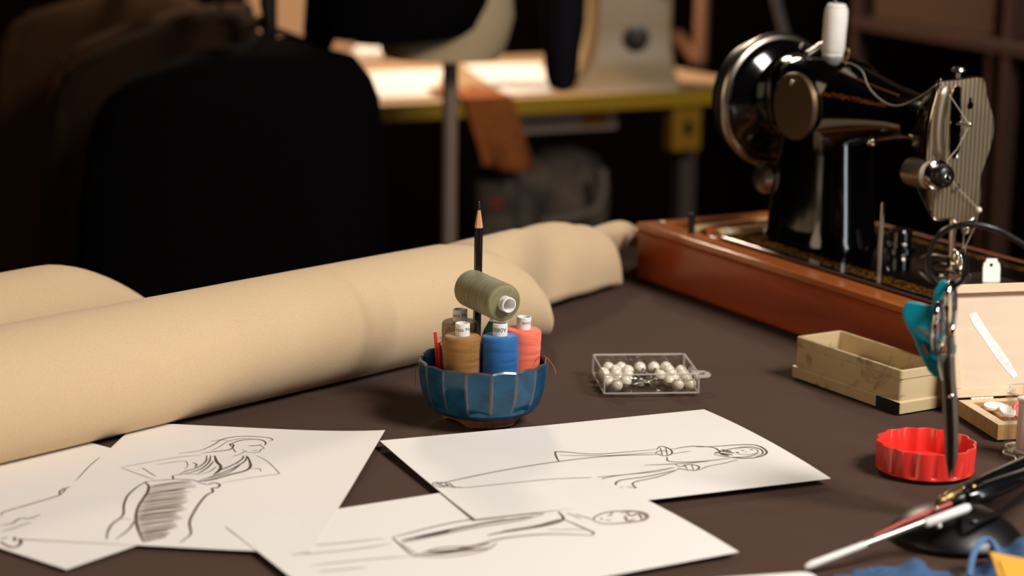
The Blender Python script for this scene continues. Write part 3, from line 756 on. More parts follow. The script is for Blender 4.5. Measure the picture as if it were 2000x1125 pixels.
# ---------------------------------------------------------------- hinged birch box with buttons
def birch_box():
    o0 = Vector((.3895, 1.7335, T)); ang = R(13)
    t = thing('wooden_box', 'small open birch box with its lid tilted up against the sewing machine', 'box', o0, (0, 0, ang))
    W, D = .150, .078
    b = MB(); b.box(0, W, -D, 0, .0003, .003); b.box(0, W, -.009, 0, .003, .013); b.box(0, W, -D, -D+.009, .003, .013); b.box(0, .009, -D+.009, -.009, .003, .013); b.box(W-.009, W, -D+.009, -.009, .003, .013)
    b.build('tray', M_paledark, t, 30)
    b = MB()
    b.box(0, W, -.009, 0, .013, .0136); b.box(0, W, -D, -D+.009, .013, .0136); b.box(0, .009, -D+.009, -.009, .013, .0136); b.box(W-.009, W, -D+.009, -.009, .013, .0136)
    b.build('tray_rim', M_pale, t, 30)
    lid = Matrix.Translation((-.003, .0015, .0150)) @ Matrix.Rotation(R(-20), 4, 'X')
    H = .0995; th = .011
    b = MB(); b.box(0, W, 0, th, 0, .008, 0, lid); b.box(0, W, 0, th, H-.008, H, 0, lid); b.box(0, .008, 0, th, .008, H-.008, 0, lid); b.box(W-.008, W, 0, th, .008, H-.008, 0, lid)
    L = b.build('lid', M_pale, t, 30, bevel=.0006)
    MB().box(.008, W-.008, .0055, th-.0002, .008, H-.008, 0, lid).build('lid_panel', M_palep, L)
    # torn paper tape left on the lid panel
    M_res = mat('paper_tape', (246, 240, 236), .7, var=(160, (226, 216, 216)))
    pts = [(.0225, .073), (.0300, .0755), (.0385, .060), (.049, .0445), (.058, .030), (.064, .018), (.060, .0155), (.054, .022), (.044, .036), (.0355, .050), (.0275, .062)]
    MB().prism([(x, z) for x, z in pts], 0, .00015, 0, lid @ Matrix.Translation((0, .0054, 0)) @ Matrix.Rotation(R(90), 4, 'X')).build('tape_strip', M_res, L)
    h = MB()
    for k in range(5): h.tube([(.012+k*.0042, .0000, .0142), (.0158+k*.0042, .0000, .0142)], .0011, 10)
    h.build('hinge', M_white, t)
    M = Matrix.Translation(o0) @ Matrix.Rotation(ang, 4, 'Z')
    def button(label, x, y, r, mt, tilt, sc):
        q = thing('button', label, 'button', M @ Vector((x, y, .0115)), (tilt[0], tilt[1], ang), 'buttons in the birch box')
        MB().lathe([(.0006, -.0016), (r*.95, -.0016), (r, -.0008), (r, .0008), (r*.95, .0016), (r*.7, .0016), (r*.62, .0010), (.0006, .0010)], 32, M=Matrix.Diagonal((sc, 1, 1, 1))).build('disc', mt, q, 40)
        MB().lathe([(r*.97, -.0004), (r*1.02, 0), (r*.97, .0004)], 32, M=Matrix.Diagonal((sc, 1, 1, 1)), caps=False).build('rim', mt, q)
    button('oval white button at the back corner of the birch box', .0255, -.0180, .0075, M_white, (R(8), 0), 1.35)
    button('round white button beside the red one in the birch box', .0300, -.0330, .0078, M_white, (R(22), R(8)), 1.0)
    button('round red button standing up in the birch box by the jar', .0440, -.0330, .0085, M_red, (R(58), R(-15)), 1.0)
birch_box()

# ---------------------------------------------------------------- stand with hook, hanging scissors, tools
DC = Vector((at(1862, 1040).x, 1.412, T))
t = thing('wire_stand', 'black domed stand with a long curved wire hook that holds the scissors', 'stand', DC)
inv = Matrix.Translation(-DC)
MB().lathe([(.0455, .0012), (.0465, .0022), (.0460, .0036), (.0410, .0090), (.0330, .0150), (.0220, .0200), (.0120, .0228), (.0060, .0236), (.0004, .0237)], 56).build('base_dome', mat('black_cast_iron', (10, 8, 7), .38), t, 50)
SY = 1.455
path = [DC+Vector((0, 0, .022)), DC+Vector((.004, .002, .030)), at(1895, 1018, .024), at(1940, 1006, .024), at(1990, 975, .026), aty(2060, 905, 1.46), aty(2120, 780, 1.46), aty(2125, 640, 1.46), aty(2075, 530, 1.46), aty(2000, 478, 1.46), aty(1945, 448, SY), aty(1890, 438, SY), aty(1845, 450, SY), aty(1820, 480, SY), aty(1812, 515, SY), aty(1822, 545, SY+.002), aty(1850, 562, SY+.004), aty(1878, 548, SY+.002), aty(1888, 515, SY), aty(1878, 490, SY-.003)]
MB().tube(catmull(path, 8), .0020, 10, M=inv).build('wire_hook', M_wire, t)

def scissors():
    loc = aty(1857, 775, SY)
    t = thing('scissors', 'teal-gripped metal scissors hanging point down from the wire hook', 'scissors', loc)
    def P(px, py, dy=0): p = aty(px, py, SY+dy); return p-loc
    # blades (seen edge on): flat, tapering, 14 mm deep along the view
    def blade(pts, dep, nm, mt, dy=0):
        rings = []
        for (x0, x1, y, dd) in pts:
            a, b = P(x0, y), P(x1, y); d = Vector((0, dd*dep, 0)); s = Vector((0, dy, 0))
            rings.append([a-d+s, b-d*.6+s, b+d*.6+s, a+d+s])
        return MB().loft(rings).build(nm, mt, t, 25, bevel=.0004)
    M_blade = mat('dull_blade_steel', (120, 110, 98), .5, .7)
    blade([(1836, 1850, 690, .9), (1842, 1856, 740, 1), (1844, 1858, 780, 1.1), (1847, 1861, 850, 1), (1849, 1861, 895, .7), (1854, 1858, 937, .1)], .006, 'blade', M_blade, .002)
    blade([(1852, 1862, 690, .9), (1853, 1864, 740, 1), (1856, 1868, 780, 1.1), (1859, 1869, 850, 1), (1859, 1868, 890, .7), (1858, 1861, 930, .1)], .006, 'blade', M_blade, -.002)
    def ringp(cx, cy, rx, ry, tilt, dep, n=28):
        out = []
        for j in range(n):
            a = 2*pi*j/n; x, y = rx*cos(a), ry*sin(a)
            out.append(P(cx+x*cos(tilt)-y*sin(tilt), cy+x*sin(tilt)+y*cos(tilt), dep*cos(a)))
        return out
    MB().tube(ringp(1834, 640, 9, 50, R(4), .014), .0022, 10, closed=True).build('finger_ring', M_chrome, t)
    MB().tube(ringp(1856, 604, 8, 52, R(3), .014), .0022, 10, closed=True).build('finger_ring', M_chrome, t)
    MB().tube([P(1838, 688), P(1840, 715), P(1846, 740)], .003, 8).build('shank', M_steel, t)
    MB().tube([P(1856, 655), P(1857, 690), P(1858, 740)], .003, 8).build('shank', M_steel, t)
    MB().tube([P(1788, 641), P(1806, 650), P(1822, 662), P(1832, 676)], [.0012, .0022, .0022, .0018], 8).build('spring_lever', M_steel, t)
    MB().sphere(P(1858, 774, -.008), .0024, 14, 8).build('pivot_screw', M_chrome, t)
    MB().sphere(P(1852, 631, -.010), .0018, 12, 8).build('rivet', M_brass, t)
    # teal grips
    def slabp(poly, y0, y1, nm):
        n = len(poly); A = [P(x, y, y0) for x, y in poly]; B = [P(x, y, y1) for x, y in poly]
        return MB().loft([A, B]).build(nm, M_teal, t, 45, bevel=.0016)
    slabp([(1769, 588), (1798, 591), (1824, 598), (1827, 640), (1824, 676), (1812, 672), (1803, 668), (1804, 684), (1820, 700), (1838, 712), (1842, 722), (1839, 737), (1826, 737), (1813, 724), (1803, 705), (1793, 682), (1782, 655), (1770, 635), (1762, 615), (1764, 600)], .004, .022, 'grip')
    slabp([(1834, 549), (1846, 546), (1852, 551), (1850, 562), (1842, 575), (1838, 592), (1832, 640), (1836, 668), (1826, 664), (1820, 600), (1824, 568)], .001, .012, 'grip')
    slabp([(1800, 660), (1832, 668), (1842, 716), (1818, 704)], .018, .022, 'grip')
    slabp([(1854, 662), (1861, 663), (1868, 676), (1867, 690), (1861, 694), (1856, 690)], .010, .022, 'grip')
scissors()

def pliers():
    c = at(1895, 965, .02); t = thing('pliers', 'black-handled pliers lying across the domed stand at the right edge', 'pliers', c)
    inv = Matrix.Translation(-c)
    MB().tube(catmull([at(1884, 962, .034), at(1920, 940, .036), at(1965, 919, .036), at(2010, 898, .032), at(2070, 876, .024)], 6), [.0035]+[.0042]*23+[.0044], 12, M=inv).build('handle', mat('black_grip', (14, 14, 16), .2, coat=.5), t)
    k = catmull([at(1888, 972, .032), at(1915, 966, .032), at(1960, 950, .032), at(2010, 931, .028), at(2070, 905, .020)], 6)
    MB().tube(k, [.0045+.0035*min(1, i/8) for i in range(len(k))], 14, M=inv).build('handle', bpy.data.materials['black_grip'], t)
    M_dark = mat('dark_brass', (120, 96, 58), .35, .9)
    MB().tube(catmull([at(1898, 952, .034), at(1872, 962, .033), at(1848, 974, .031), at(1828, 984, .029)], 5), [.0048]*4+[.0045]*6+[.0036]*3+[.003, .002, .0012], 10, M=inv).build('jaw', M_dark, t)
    MB().tube(catmull([at(1898, 964, .032), at(1872, 976, .030), at(1845, 984, .027), at(1830, 986, .0265)], 5), [.0046]*6+[.004]*5+[.003, .0025, .002, .0016, .0012], 10, M=inv).build('jaw', M_blackm, t)
    MB().sphere(inv @ (at(1900, 953, .036)), .0032, 14, 8).build('pivot', M_brass, t)
pliers()
def ripper():
    a, b2 = at(1573, 1108, .0035), at(1892, 986, .0335)
    t = thing('marking_tool', 'slim white and silver tool leaning on the domed stand at the lower right', 'tool', a)
    inv = Matrix.Translation(-a)
    def q(f, dz=0, dp=0):
        p = a.lerp(b2, f); p.z += dz; p.y += dp; return p
    MB().tube([q(0), q(.01), q(.04), q(.18), q(.36)], [.0012, .0022, .0028, .0027, .0024], 14, M=inv).build('handle', M_white, t)
    MB().tube([q(.36), q(.55), q(.74)], [.0024, .0022, .0021], 14, M=inv).build('shaft', mat('satin_silver', (190, 184, 174), .3, .8), t)
    MB().tube([q(.725, -.001, -.002), q(.74, -.001, -.002), q(.98, -.001, -.002), q(1, -.001, -.002)], [.0026, .0034, .0034, .0026], 14, M=inv).build('end_cap', M_white, t)
    MB().sphere(inv @ q(.80, .0058, .002), .0018, 12, 8).build('pin', M_chrome, t)
    MB().sphere(inv @ q(.81, -.0055, -.004), .0019, 12, 8).build('pin', M_white, t)
    MB().tube([q(.42, .002, .004), q(.6, .003, .006), q(.90, .0030, .007)], [.0010, .0018, .0020], 10, M=inv).build('red_grip', mat('dull_red_plastic', (168, 38, 30), .4), t)
ripper()

# ---------------------------------------------------------------- denim scrap and yellow felt
def denim():
    M_den = mat('denim', (44, 74, 112), .9, var=(500, (70, 102, 142)), bump=(1200, .3, .0006))
    c = at(1880, 1150)
    t = thing('denim_scrap', 'crumpled scrap of blue denim in the lower right corner', 'fabric scrap', Vector((c.x, c.y, T)))
    ridges = [(at(1700, 1122), .0060, .016, .010), (at(1783, 1120), .012, .010, .012), (at(1925, 1093), .0150, .008, .030), (at(1985, 1105), .0160, .010, .022), (at(2050, 1110), .014, .02, .02)]
    nx, ny = 70, 36; x0, x1 = at(1630, 1150).x, at(2110, 1150).x; vs = []
    for i in range(nx+1):
        fx = i/nx; x = x0+(x1-x0)*fx
        fr = at(1630+480*fx, [1128, 1120, 1118, 1117, 1122, 1128, 1112, 1094, 1092, 1092, 1090][min(10, int(fx*10))]).y
        for j in range(ny+1):
            fy = j/ny; y = fr-.125*(1-fy)
            z = .0030
            for p, h, sx, sy in ridges:
                z += h*math.exp(-((x-p.x)/sx)**2-((y-(p.y-.006))/sy)**2)
            z += .0010*sin(x*160+y*60)+.0008*sin(y*190)
            edge = min(1, min(i, nx-i)/4, (ny-j)/4)
            z = .0012+(z-.0012)*edge**.5
            vs.append((x, y, z+T))
    n = ny+1
    o = MB().add(vs, [(i*n+j, (i+1)*n+j, (i+1)*n+j+1, i*n+j+1) for i in range(nx) for j in range(ny)], M=Matrix.Translation(-t.location)).build('denim_cloth', M_den, t, 70)
    s = o.modifiers.new('thick', 'SOLIDIFY'); s.thickness = .0011; s.offset = 0
    M_seam = mat('denim_fold_edge', (86, 120, 160), .9, bump=(1200, .3, .0006))
    def on(px, py, dz): 
        p = at(px, py, dz); return p-t.location
    MB().tube(catmull([on(1893, 1128, .012), on(1899, 1090, .017), on(1912, 1062, .020), on(1930, 1054, .021), on(1944, 1068, .019), on(1950, 1088, .018)], 5), .0022, 8).build('hem', M_seam, t)
    M_y = mat('yellow_felt', (232, 172, 58), .85, bump=(900, .25, .0005))
    f = thing('felt_piece', 'yellow felt piece lying on the denim in the lower right corner', 'felt', at(1975, 1105, .022))
    A = [(1932, 1076), (1965, 1083), (2030, 1096), (2060, 1140), (2000, 1160), (1960, 1150), (1947, 1118), (1940, 1095)]
    up = [at(x, y, .0245)-f.location for x, y in A]; dn = [p-Vector((0, 0, .0022)) for p in up]
    MB().loft([dn, up]).build('felt', M_y, f, 40, bevel=.0007)
    A2 = [(1950, 1092), (2040, 1112), (2070, 1150), (1975, 1160)]
    up = [at(x, y, .0258)-f.location for x, y in A2]; dn = [p-Vector((0, 0, .0012)) for p in up]
    MB().loft([dn, up]).build('felt_fold', M_y, f, 40, bevel=.0005)
denim()

# ---------------------------------------------------------------- sewing machine
C0 = Vector((.140, 2.281, T)); E1 = Vector((.48207, -.87613, 0)); E2 = Vector((.87613, .48207, 0)); MANG = math.atan2(E1.y, E1.x)
MM = Matrix.Translation(C0) @ Matrix.Rotation(MANG, 4, 'Z')
def ml(px, py, ax, val):              # photograph point -> machine coordinates on plane (axis=val)
    d = ray(px, py); o = Vector((0, 0, T+HC))-C0
    dl = (d.dot(E1), d.dot(E2), d.z); ol = (o.dot(E1), o.dot(E2), o.z)
    t = (val-ol[ax])/dl[ax]
    return Vector(tuple(ol[i]+dl[i]*t for i in range(3)))
def machine():
    t = thing('sewing_machine', 'vintage black sewing machine with chrome faceplate on a wooden base', 'sewing machine', C0, (0, 0, MANG))
    W, D, H = .500, .252, .0655; CY = .122
    # ---- wooden base: frame + tray
    b = MB(); th = .016
    b.box(0, W, 0, th, .002, H-.008); b.box(0, W, D-th, D, .002, H-.008); b.box(0, th, th, D-th, .002, H-.008); b.box(W-th, W, th, D-th, .002, H-.008)
    b.box(th, W-th, th, D-th, .004, .012)
    base = b.build('wooden_base', M_wood, t, 30, bevel=.0025)
    b = MB(); z0, z1 = H-.008, H; e = .0015
    b.box(-e, W+e, -e, .028, z0, z1); b.box(-e, W+e, D-.020, D+e, z0, z1); b.box(-e, .014, .028, D-.020, z0, z1)
    b.box(W-.010, W+e, .028, D-.020, z0, z1); b.box(.098, .122, .028, D-.020, z0, z1)
    b.build('base_top_frame', M_woodtop, base, 30, bevel=.0016)
    MB().tube([(-.0008, -.0012, H-.0095), (W+.001, -.0012, H-.0095)], .0014, 8).build('bead_moulding', M_wood, base)
    lt = ml(1350, 455, 2, H)
    MB().box(lt.x-.003, lt.x+.003, lt.y-.003, lt.y+.003, H, H+.022).build('latch_post', M_blackm, base, bevel=.0008)
    # ---- cast bed with gold filigree border
    m, nt, bs = new_mat('bed_lacquer'); N, L = nt.nodes, nt.links
    tc = N.new('ShaderNodeTexCoord'); sx = N.new('ShaderNodeSeparateXYZ'); L.new(tc.outputs['Object'], sx.inputs[0])
    def cmp_(o, v, e):
        k = N.new('ShaderNodeMath'); k.operation = 'COMPARE'; k.inputs[1].default_value = v; k.inputs[2].default_value = e; L.new(o, k.inputs[0]); return k.outputs[0]
    def op(a, b_, kind):
        k = N.new('ShaderNodeMath'); k.operation = kind; k.use_clamp = True
        L.new(a, k.inputs[0])
        if hasattr(b_, 'node'): L.new(b_, k.inputs[1])
        else: k.inputs[1].default_value = b_
        return k.outputs[0]
    band = op(op(cmp_(sx.outputs['Y'], .0475, .0120), cmp_(sx.outputs['Y'], .207, .007), 'MAXIMUM'), cmp_(sx.outputs['X'], .143, .009), 'MAXIMUM')
    vo = N.new('ShaderNodeTexNoise'); vo.inputs['Scale'].default_value = 210; vo.inputs['Detail'].default_value = 3; vo.inputs['Distortion'].default_value = 1.8
    L.new(tc.outputs['Object'], vo.inputs['Vector'])
    mk = op(band, op(vo.outputs['Fac'], .54, 'GREATER_THAN'), 'MULTIPLY')
    mx = N.new('ShaderNodeMix'); mx.data_type = 'RGBA'; mx.inputs['A'].default_value = lin((8, 7, 6)); mx.inputs['B'].default_value = lin((196, 132, 52))
    L.new(mk, mx.inputs['Factor']); L.new(mx.outputs['Result'], bs.inputs['Base Color']); L.new(op(mk, .4, 'MULTIPLY'), bs.inputs['Metallic'])
    bs.inputs['Roughness'].default_value = .12; bs.inputs['Coat Weight'].default_value = .7
    BZ = .0695
    b = MB(); b.prism(rrect(.121, .492, .0275, .232, .010), H-.010, BZ)
    bed = b.build('machine_bed', m, t, 30, bevel=.0014)
    MB().tube([(x, y, BZ-.0012) for x, y in rrect(.1205, .4925, .027, .2325, .010)], .0013, 8, closed=True).build('bed_edge_strip', mat('worn_edge', (120, 106, 110), .35, .7), bed)
    sp_ = ml(1935, 535, 2, BZ)
    MB().box(.392, .489, .095, .160, BZ, BZ+.0006).build('slide_plate', M_steel, bed, bevel=.0003)
    MB().lathe([(.019, 0), (.019, .0010), (.0185, .0012), (.002, .0012)], 36, M=Matrix.Translation((.378, .128, BZ))).build('needle_plate', M_chrome, bed, 30)
    # ---- pillar
    b = MB(); px_ = .175
    secs = [(.0, .0665, .0505), (.003, .0660, .0500), (.007, .0640, .0485), (.016, .0620, .0475), (.035, .0600, .0460), (.065, .0568, .0437), (.095, .0536, .0414), (.115, .0522, .0405), (.128, .0535, .0420), (.142, .058, .0455), (.165, .0585, .0470), (.182, .0535, .0430), (.192, .040, .033), (.1965, .020, .018)]
    b.loft([[(x, y, BZ+z) for x, y in sup(a, c, 2.6, 40, px_, CY)] for z, a, c in secs])
    b.build('pillar', M_black, t, 45)
    # ---- arm: lofted along x
    b = MB()
    secs = [(.098, .214, .030, .036), (.106, .214, .042, .047), (.125, .214, .0455, .0505), (.160, .2145, .0460, .0510), (.190, .2145, .0440, .0485), (.220, .2165, .0400, .0425), (.250, .2170, .0350, .0350), (.280, .2175, .0310, .0285), (.310, .2180, .0285, .0235), (.335, .2180, .0285, .0225), (.352, .2160, .0300, .0260), (.366, .2130, .0325, .0330), (.378, .2100, .0345, .0400)]
    b.loft([[(x, y, z) for y, z in sup(ry, rz, 2.25, 36, CY, zc)] for x, zc, ry, rz in secs])
    arm = b.build('arm', M_black, t, 45)
    # ---- head casting and faceplate, outline read on the plane x = .400
    FX = .400
    outl = [(1832, 157), (1875, 153), (1918, 150), (1927, 185), (1938, 225), (1940, 255), (1933, 290), (1921, 325), (1915, 350), (1913, 400), (1903, 424), (1885, 438), (1868, 438), (1857, 428), (1824, 429), (1819, 400), (1816, 375), (1811, 350), (1811, 310), (1813, 275), (1816, 240), (1822, 210), (1830, 180)]
    pol = [ml(p.x, p.y, 0, FX) for p in catmull([Vector((x, y, 0)) for x, y in outl+outl[:1]], 3)[:-1]]
    cxy = sum(p.y for p in pol)/len(pol); cz = sum(p.z for p in pol)/len(pol)
    def ins(f, x): return [Vector((x, cxy+(p.y-cxy)*f, cz+(p.z-cz)*f)) for p in pol]
    MB().loft([ins(.58, FX-.042), ins(.76, FX-.026), ins(.93, FX-.010), ins(.975, FX-.005), ins(.975, FX-.003)]).build('head', M_black, t, 45)
    m, nt, bs = new_mat('ribbed_faceplate'); N, L = nt.nodes, nt.links
    tc = N.new('ShaderNodeTexCoord'); sx = N.new('ShaderNodeSeparateXYZ'); L.new(tc.outputs['Object'], sx.inputs[0])
    k1 = N.new('ShaderNodeMath'); k1.operation = 'PINGPONG'; k1.inputs[1].default_value = .0026; L.new(sx.outputs['Y'], k1.inputs[0])
    k2 = N.new('ShaderNodeMath'); k2.operation = 'LESS_THAN'; k2.inputs[1].default_value = .00052; L.new(k1.outputs[0], k2.inputs[0])
    mx = N.new('ShaderNodeMix'); mx.data_type = 'RGBA'; mx.inputs['A'].default_value = lin((172, 152, 122)); mx.inputs['B'].default_value = lin((40, 30, 22))
    L.new(k2.outputs[0], mx.inputs['Factor']); L.new(mx.outputs['Result'], bs.inputs['Base Color'])
    bp = N.new('ShaderNodeBump'); bp.inputs['Strength'].default_value = .6; bp.inputs['Distance'].default_value = .0006; L.new(k1.outputs[0], bp.inputs['Height']); L.new(bp.outputs['Normal'], bs.inputs['Normal'])
    bs.inputs['Metallic'].default_value = .75; bs.inputs['Roughness'].default_value = .36
    MB().loft([ins(.985, FX-.003), ins(1, FX-.0015), ins(1.0, FX+.0005), ins(.97, FX+.0016)]).build('face_plate', m, t, 30)
    face = [o for o in t.children if o.name.startswith('face_plate')][0]
    MB().tube(ins(.99, FX+.0006), .0011, 8, closed=True).build('plate_rim', M_chrome, face)
    sl = [ml(x, y, 0, FX+.0019) for x, y in [(1864, 171), (1870, 167), (1876, 172), (1876, 230), (1873, 290), (1868, 308), (1860, 308), (1853, 298), (1855, 240), (1858, 190)]]
    MB().loft([sl, [p+Vector((.0004, 0, 0)) for p in sl]]).build('lever_slot', mat('dark_slot', (2, 2, 2), 1, spec=0), face)
    MB().tube(sl, .0010, 8, closed=True).build('slot_rim', M_chrome, face)
    kh = ml(1895, 206, 0, FX+.0020)
    MB().lathe([(.0035, 0), (.0035, .0003), (.0004, .0003)], 20, M=Matrix.Translation(kh) @ Matrix.Rotation(R(90), 4, 'Y')).build('keyhole', bpy.data.materials['dark_slot'], face)
    MB().box(kh.x, kh.x+.0003, kh.y-.0012, kh.y+.0012, kh.z, kh.z+.0075).build('keyhole', bpy.data.materials['dark_slot'], face)
    fl = catmull([ml(1848, 168, 0, FX), ml(1838, 200, 0, FX), ml(1832, 240, 0, FX), ml(1831, 280, 0, FX), ml(1835, 316, 0, FX)], 6)
    fb = MB(); k = len(fl)
    fb.loft([[p+Vector((.0042*max(0, sin(2*pi*j/16))*min(1, .3+min(i, k-1-i)/4)+.0006, .0078*cos(2*pi*j/16)*min(1, .45+min(i, k-1-i)/5), 0)) for j in range(16)] for i, p in enumerate(fl)])
    fb.build('plate_flank', M_nickel, face, 50)
    # head top screw, guides
    tp = ml(1872, 150, 0, FX-.012)
    MB().lathe([(.0022, -.004), (.0022, .004), (.0062, .0046), (.0070, .0062), (.0062, .008), (.0052, .0092), (.0004, .0094)], 20, M=Matrix.Translation(tp)).build('presser_screw', M_steel, t, 30)
    g = ml(1837, 160, 0, FX)
    MB().tube([g+Vector((0, 0, -.006)), g+Vector((0, 0, .0035))], [.0020, .0010], 10).build('thread_guide', M_chrome, t)
    g2 = ml(1912, 410, 0, FX+.002)
    MB().sphere(g2, .0028, 12, 8).build('thread_guide', M_white, t)
    lv0, lv1 = ml(1868, 242, 0, FX+.002), ml(1893, 243, 0, FX+.011)
    MB().tube([lv0, lv0.lerp(lv1, .5)+Vector((0, 0, .0004)), lv1], .0014, 10).build('take_up_lever', M_steel, t)
    MB().sphere(lv1, .0026, 12, 8).build('lever_eye', M_chrome, [o for o in t.children if o.name.startswith('take_up_lever')][0])
    # tension assembly
    tn = ml(1850, 346, 0, FX+.019)-Vector((.0185, 0, 0))
    Q = Matrix.Translation(tn) @ Matrix.Rotation(R(90), 4, 'Y')
    MB().lathe([(.0120, -.026), (.0140, -.024), (.0146, -.012), (.0140, -.002), (.0132, .002), (.012, .0025)], 32, M=Matrix.Translation((0, -.0085, 0)) @ Q).build('tension_housing', M_nickel, t, 35)
    MB().lathe([(.0150, .0022), (.0155, .0032), (.0142, .0044), (.0152, .0052), (.0138, .0066), (.0105, .0072)], 32, M=Q).build('tension_disc', M_chrome, t, 35)
    MB().lathe([(.0110, .0070), (.0118, .0090), (.0118, .0130), (.0108, .0165), (.0082, .0190), (.0050, .0198)], 32, M=Q).build('tension_knob', M_blackm, t, 40)
    MB().lathe([(.0048, .0198), (.0046, .0208), (.0030, .0212), (.0014, .0206), (.0004, .0206)], 24, M=Q).build('knob_screw', M_chrome, t, 40)
    MB().tube(catmull([ml(1871, 360, 0, FX+.010), ml(1874, 366, 0, FX+.006), ml(1862, 372, 0, FX+.004)], 4), .0009, 8).build('check_spring', M_chrome, t)
    # curved lifting lever below the arm
    hp = catmull([ml(1776, 263, 0, .352), ml(1790, 270, 0, .358), ml(1801, 290, 0, .366), ml(1807, 316, 0, .374)], 5)
    MB().tube(hp, [.0016+.003*min(1, i/9) for i in range(len(hp))], 10).build('presser_lifter', M_steel, t)
    # round hole in arm end
    hl = ml(1796, 220, 1, CY-.031)
    MB().lathe([(.011, 0), (.011, .0012), (.0004, .0012)], 28, M=Matrix.Translation((.342, CY-.0290, .2180)) @ Matrix.Rotation(R(90), 4, 'X') @ Matrix.Diagonal((.8, 1.3, 1, 1))).build('oil_hole', bpy.data.materials['dark_slot'], arm)
    # ---- needle bar, presser bar, foot
    NX = .384
    nb, pb = ml(1882, 470, 0, NX), ml(1860, 470, 0, NX-.004)
    MB().tube([(NX, nb.y, .150), (NX, nb.y, .118)], .0032, 14).build('needle_bar', M_chrome, t)
    MB().sphere((NX+.002, nb.y, .114), .0050, 14, 8, sc=(1, .9, 1.2)).build('needle_clamp', M_steel, t)
    MB().tube([(NX+.003, nb.y, .113), (NX+.011, nb.y+.004, .113)], .0017, 8).build('clamp_screw', M_brass, t)
    MB().tube([(NX, nb.y, .110), (NX, nb.y, .085), (NX, nb.y, .073)], [.0010, .0008, .0003], 8).build('needle', M_chrome, t)
    MB().tube([(NX-.004, pb.y, .150), (NX-.004, pb.y, .086)], .0036, 14).build('presser_bar', M_chrome, t)
    fo = Matrix.Translation((NX+.001, pb.y+.002, .0))
    b = MB(); b.sphere((0, 0, .086), .0066, 16, 10, sc=(.8, .8, 1.2)); b.sphere((.004, .003, .082), .0060, 16, 10, sc=(.6, .8, 1.5))
    b.build('foot_clamp', M_chrome, t).matrix_local = fo
    b = MB(); b.box(-.006, .020, -.005, -.0012, BZ+.001, BZ+.0032); b.box(-.006, .020, .0012, .005, BZ+.001, BZ+.0032); b.box(-.008, -.002, -.005, .005, BZ+.001, BZ+.016)
    b.build('presser_foot', M_chrome, t, 30, bevel=.0006).matrix_local = fo
    MB().tube(catmull([ml(1800, 505, 1, pb.y), ml(1825, 500, 1, pb.y), ml(1852, 505, 1, pb.y)], 5), .0022, 10).build('hemmer_arm', M_steel, t)
    MB().tube(catmull([ml(1815, 515, 1, pb.y), ml(1835, 508, 1, pb.y), ml(1855, 512, 1, pb.y)], 5), .0030, 10).build('hemmer_arm', M_steel, t)
    # ---- hand wheel
    WZ = .2075; Q = Matrix.Translation((0, CY, WZ)) @ Matrix.Rotation(R(90), 4, 'Y')
    MB().lathe([(.0680, .0895), (.0715, .0885), (.0742, .0850), (.0742, .0800), (.0722, .0765), (.0695, .0755), (.0672, .078), (.0668, .086), (.0680, .0895)], 72, M=Q, caps=False).build('wheel_rim', M_steel, t, 50)
    wh = MB().lathe([(.020, .1085), (.030, .1075), (.040, .1045), (.050, .0990), (.0590, .0930), (.0670, .0880), (.0685, .082), (.0675, .0740), (.060, .070), (.040, .068), (.020, .067)], 64, M=Q).build('hand_wheel', M_black, t, 50)
    MB().lathe([(.0600, .076), (.0665, .0725), (.0670, .068), (.0620, .064), (.0660, .060), (.0650, .054), (.0600, .050), (.040, .048), (.010, .047)], 64, M=Q).build('belt_pulley', M_blackm, wh, 40)
    MB().lathe([(.022, .048), (.023, .042), (.020, .036), (.008, .034), (.0004, .034)], 40, M=Q).build('clutch_knob', M_chrome, wh, 40)
    # rear motor boss, below the wheel
    MB().lathe([(.010, 0), (.016, .002), (.017, .012), (.012, .018), (.0004, .019)], 28, M=Matrix.Translation(ml(1509, 346, 1, .092)) @ Matrix.Rotation(R(90), 4, 'X')).build('stop_screw', M_steel, t, 40)
    # ---- round cover plate with screw
    cp_ = Matrix.Translation((.1805, CY-.0463, .2145)) @ Matrix.Rotation(R(90), 4, 'X')
    cv = MB().lathe([(.0352, -.004), (.0352, .0008), (.0345, .0018), (.0004, .0022)], 56, M=cp_).build('cover_plate', mat('satin_plate', (134, 112, 86), .45, .85, bump=(200, .05)), t, 30)
    MB().sphere((.1770, CY-.0492, .2400), .0042, 14, 8, sc=(1, .6, 1)).build('plate_screw', M_chrome, cv)
    # ---- gold decals along the arm
    M_gold = mat('gold_decal', (150, 92, 34), .3, .5); M_dred = mat('red_decal', (140, 44, 26), .4)
    dm = MB(); dr = MB()
    def on_arm(x, a):   # point on the arm surface at angle a
        for i in range(len(secs)-1):
            if secs[i][0] <= x <= secs[i+1][0]:
                f = (x-secs[i][0])/(secs[i+1][0]-secs[i][0]); _, zc, ry, rz = [secs[i][k]+(secs[i+1][k]-secs[i][k])*f for k in range(4)]
                c, s = cos(a), sin(a); e = 2/2.25
                return Vector((x, CY+(ry+.0004)*math.copysign(abs(c)**e, c), zc+(rz+.0004)*math.copysign(abs(s)**e, s)))
    rg = random.Random(4)
    for i in range(110):
        x = .212+.094*i/109; a = R(162+rg.uniform(-3.2, 3.2)-7*i/109)
        p = on_arm(x, a); (dr if 48 <= i <= 62 else dm).sphere(p, rg.uniform(.0006, .0013), 8, 5, sc=(1.3, .25, .9))
    dm.build('gold_scroll', M_gold, arm); dr.build('red_badge', M_dred, arm)
    ln = MB(); ln.tube([on_arm(.185+.125*i/20, R(118)) for i in range(21)], .0007, 6); ln.build('gold_line', M_gold, arm)
    # thread retainer and pins on the arm
    a0, a1 = ml(1572, 108, 1, .095), ml(1612, 82, 1, .115)
    MB().tube([a0, a1], .0026, 12).build('spool_rod', M_chrome, t)
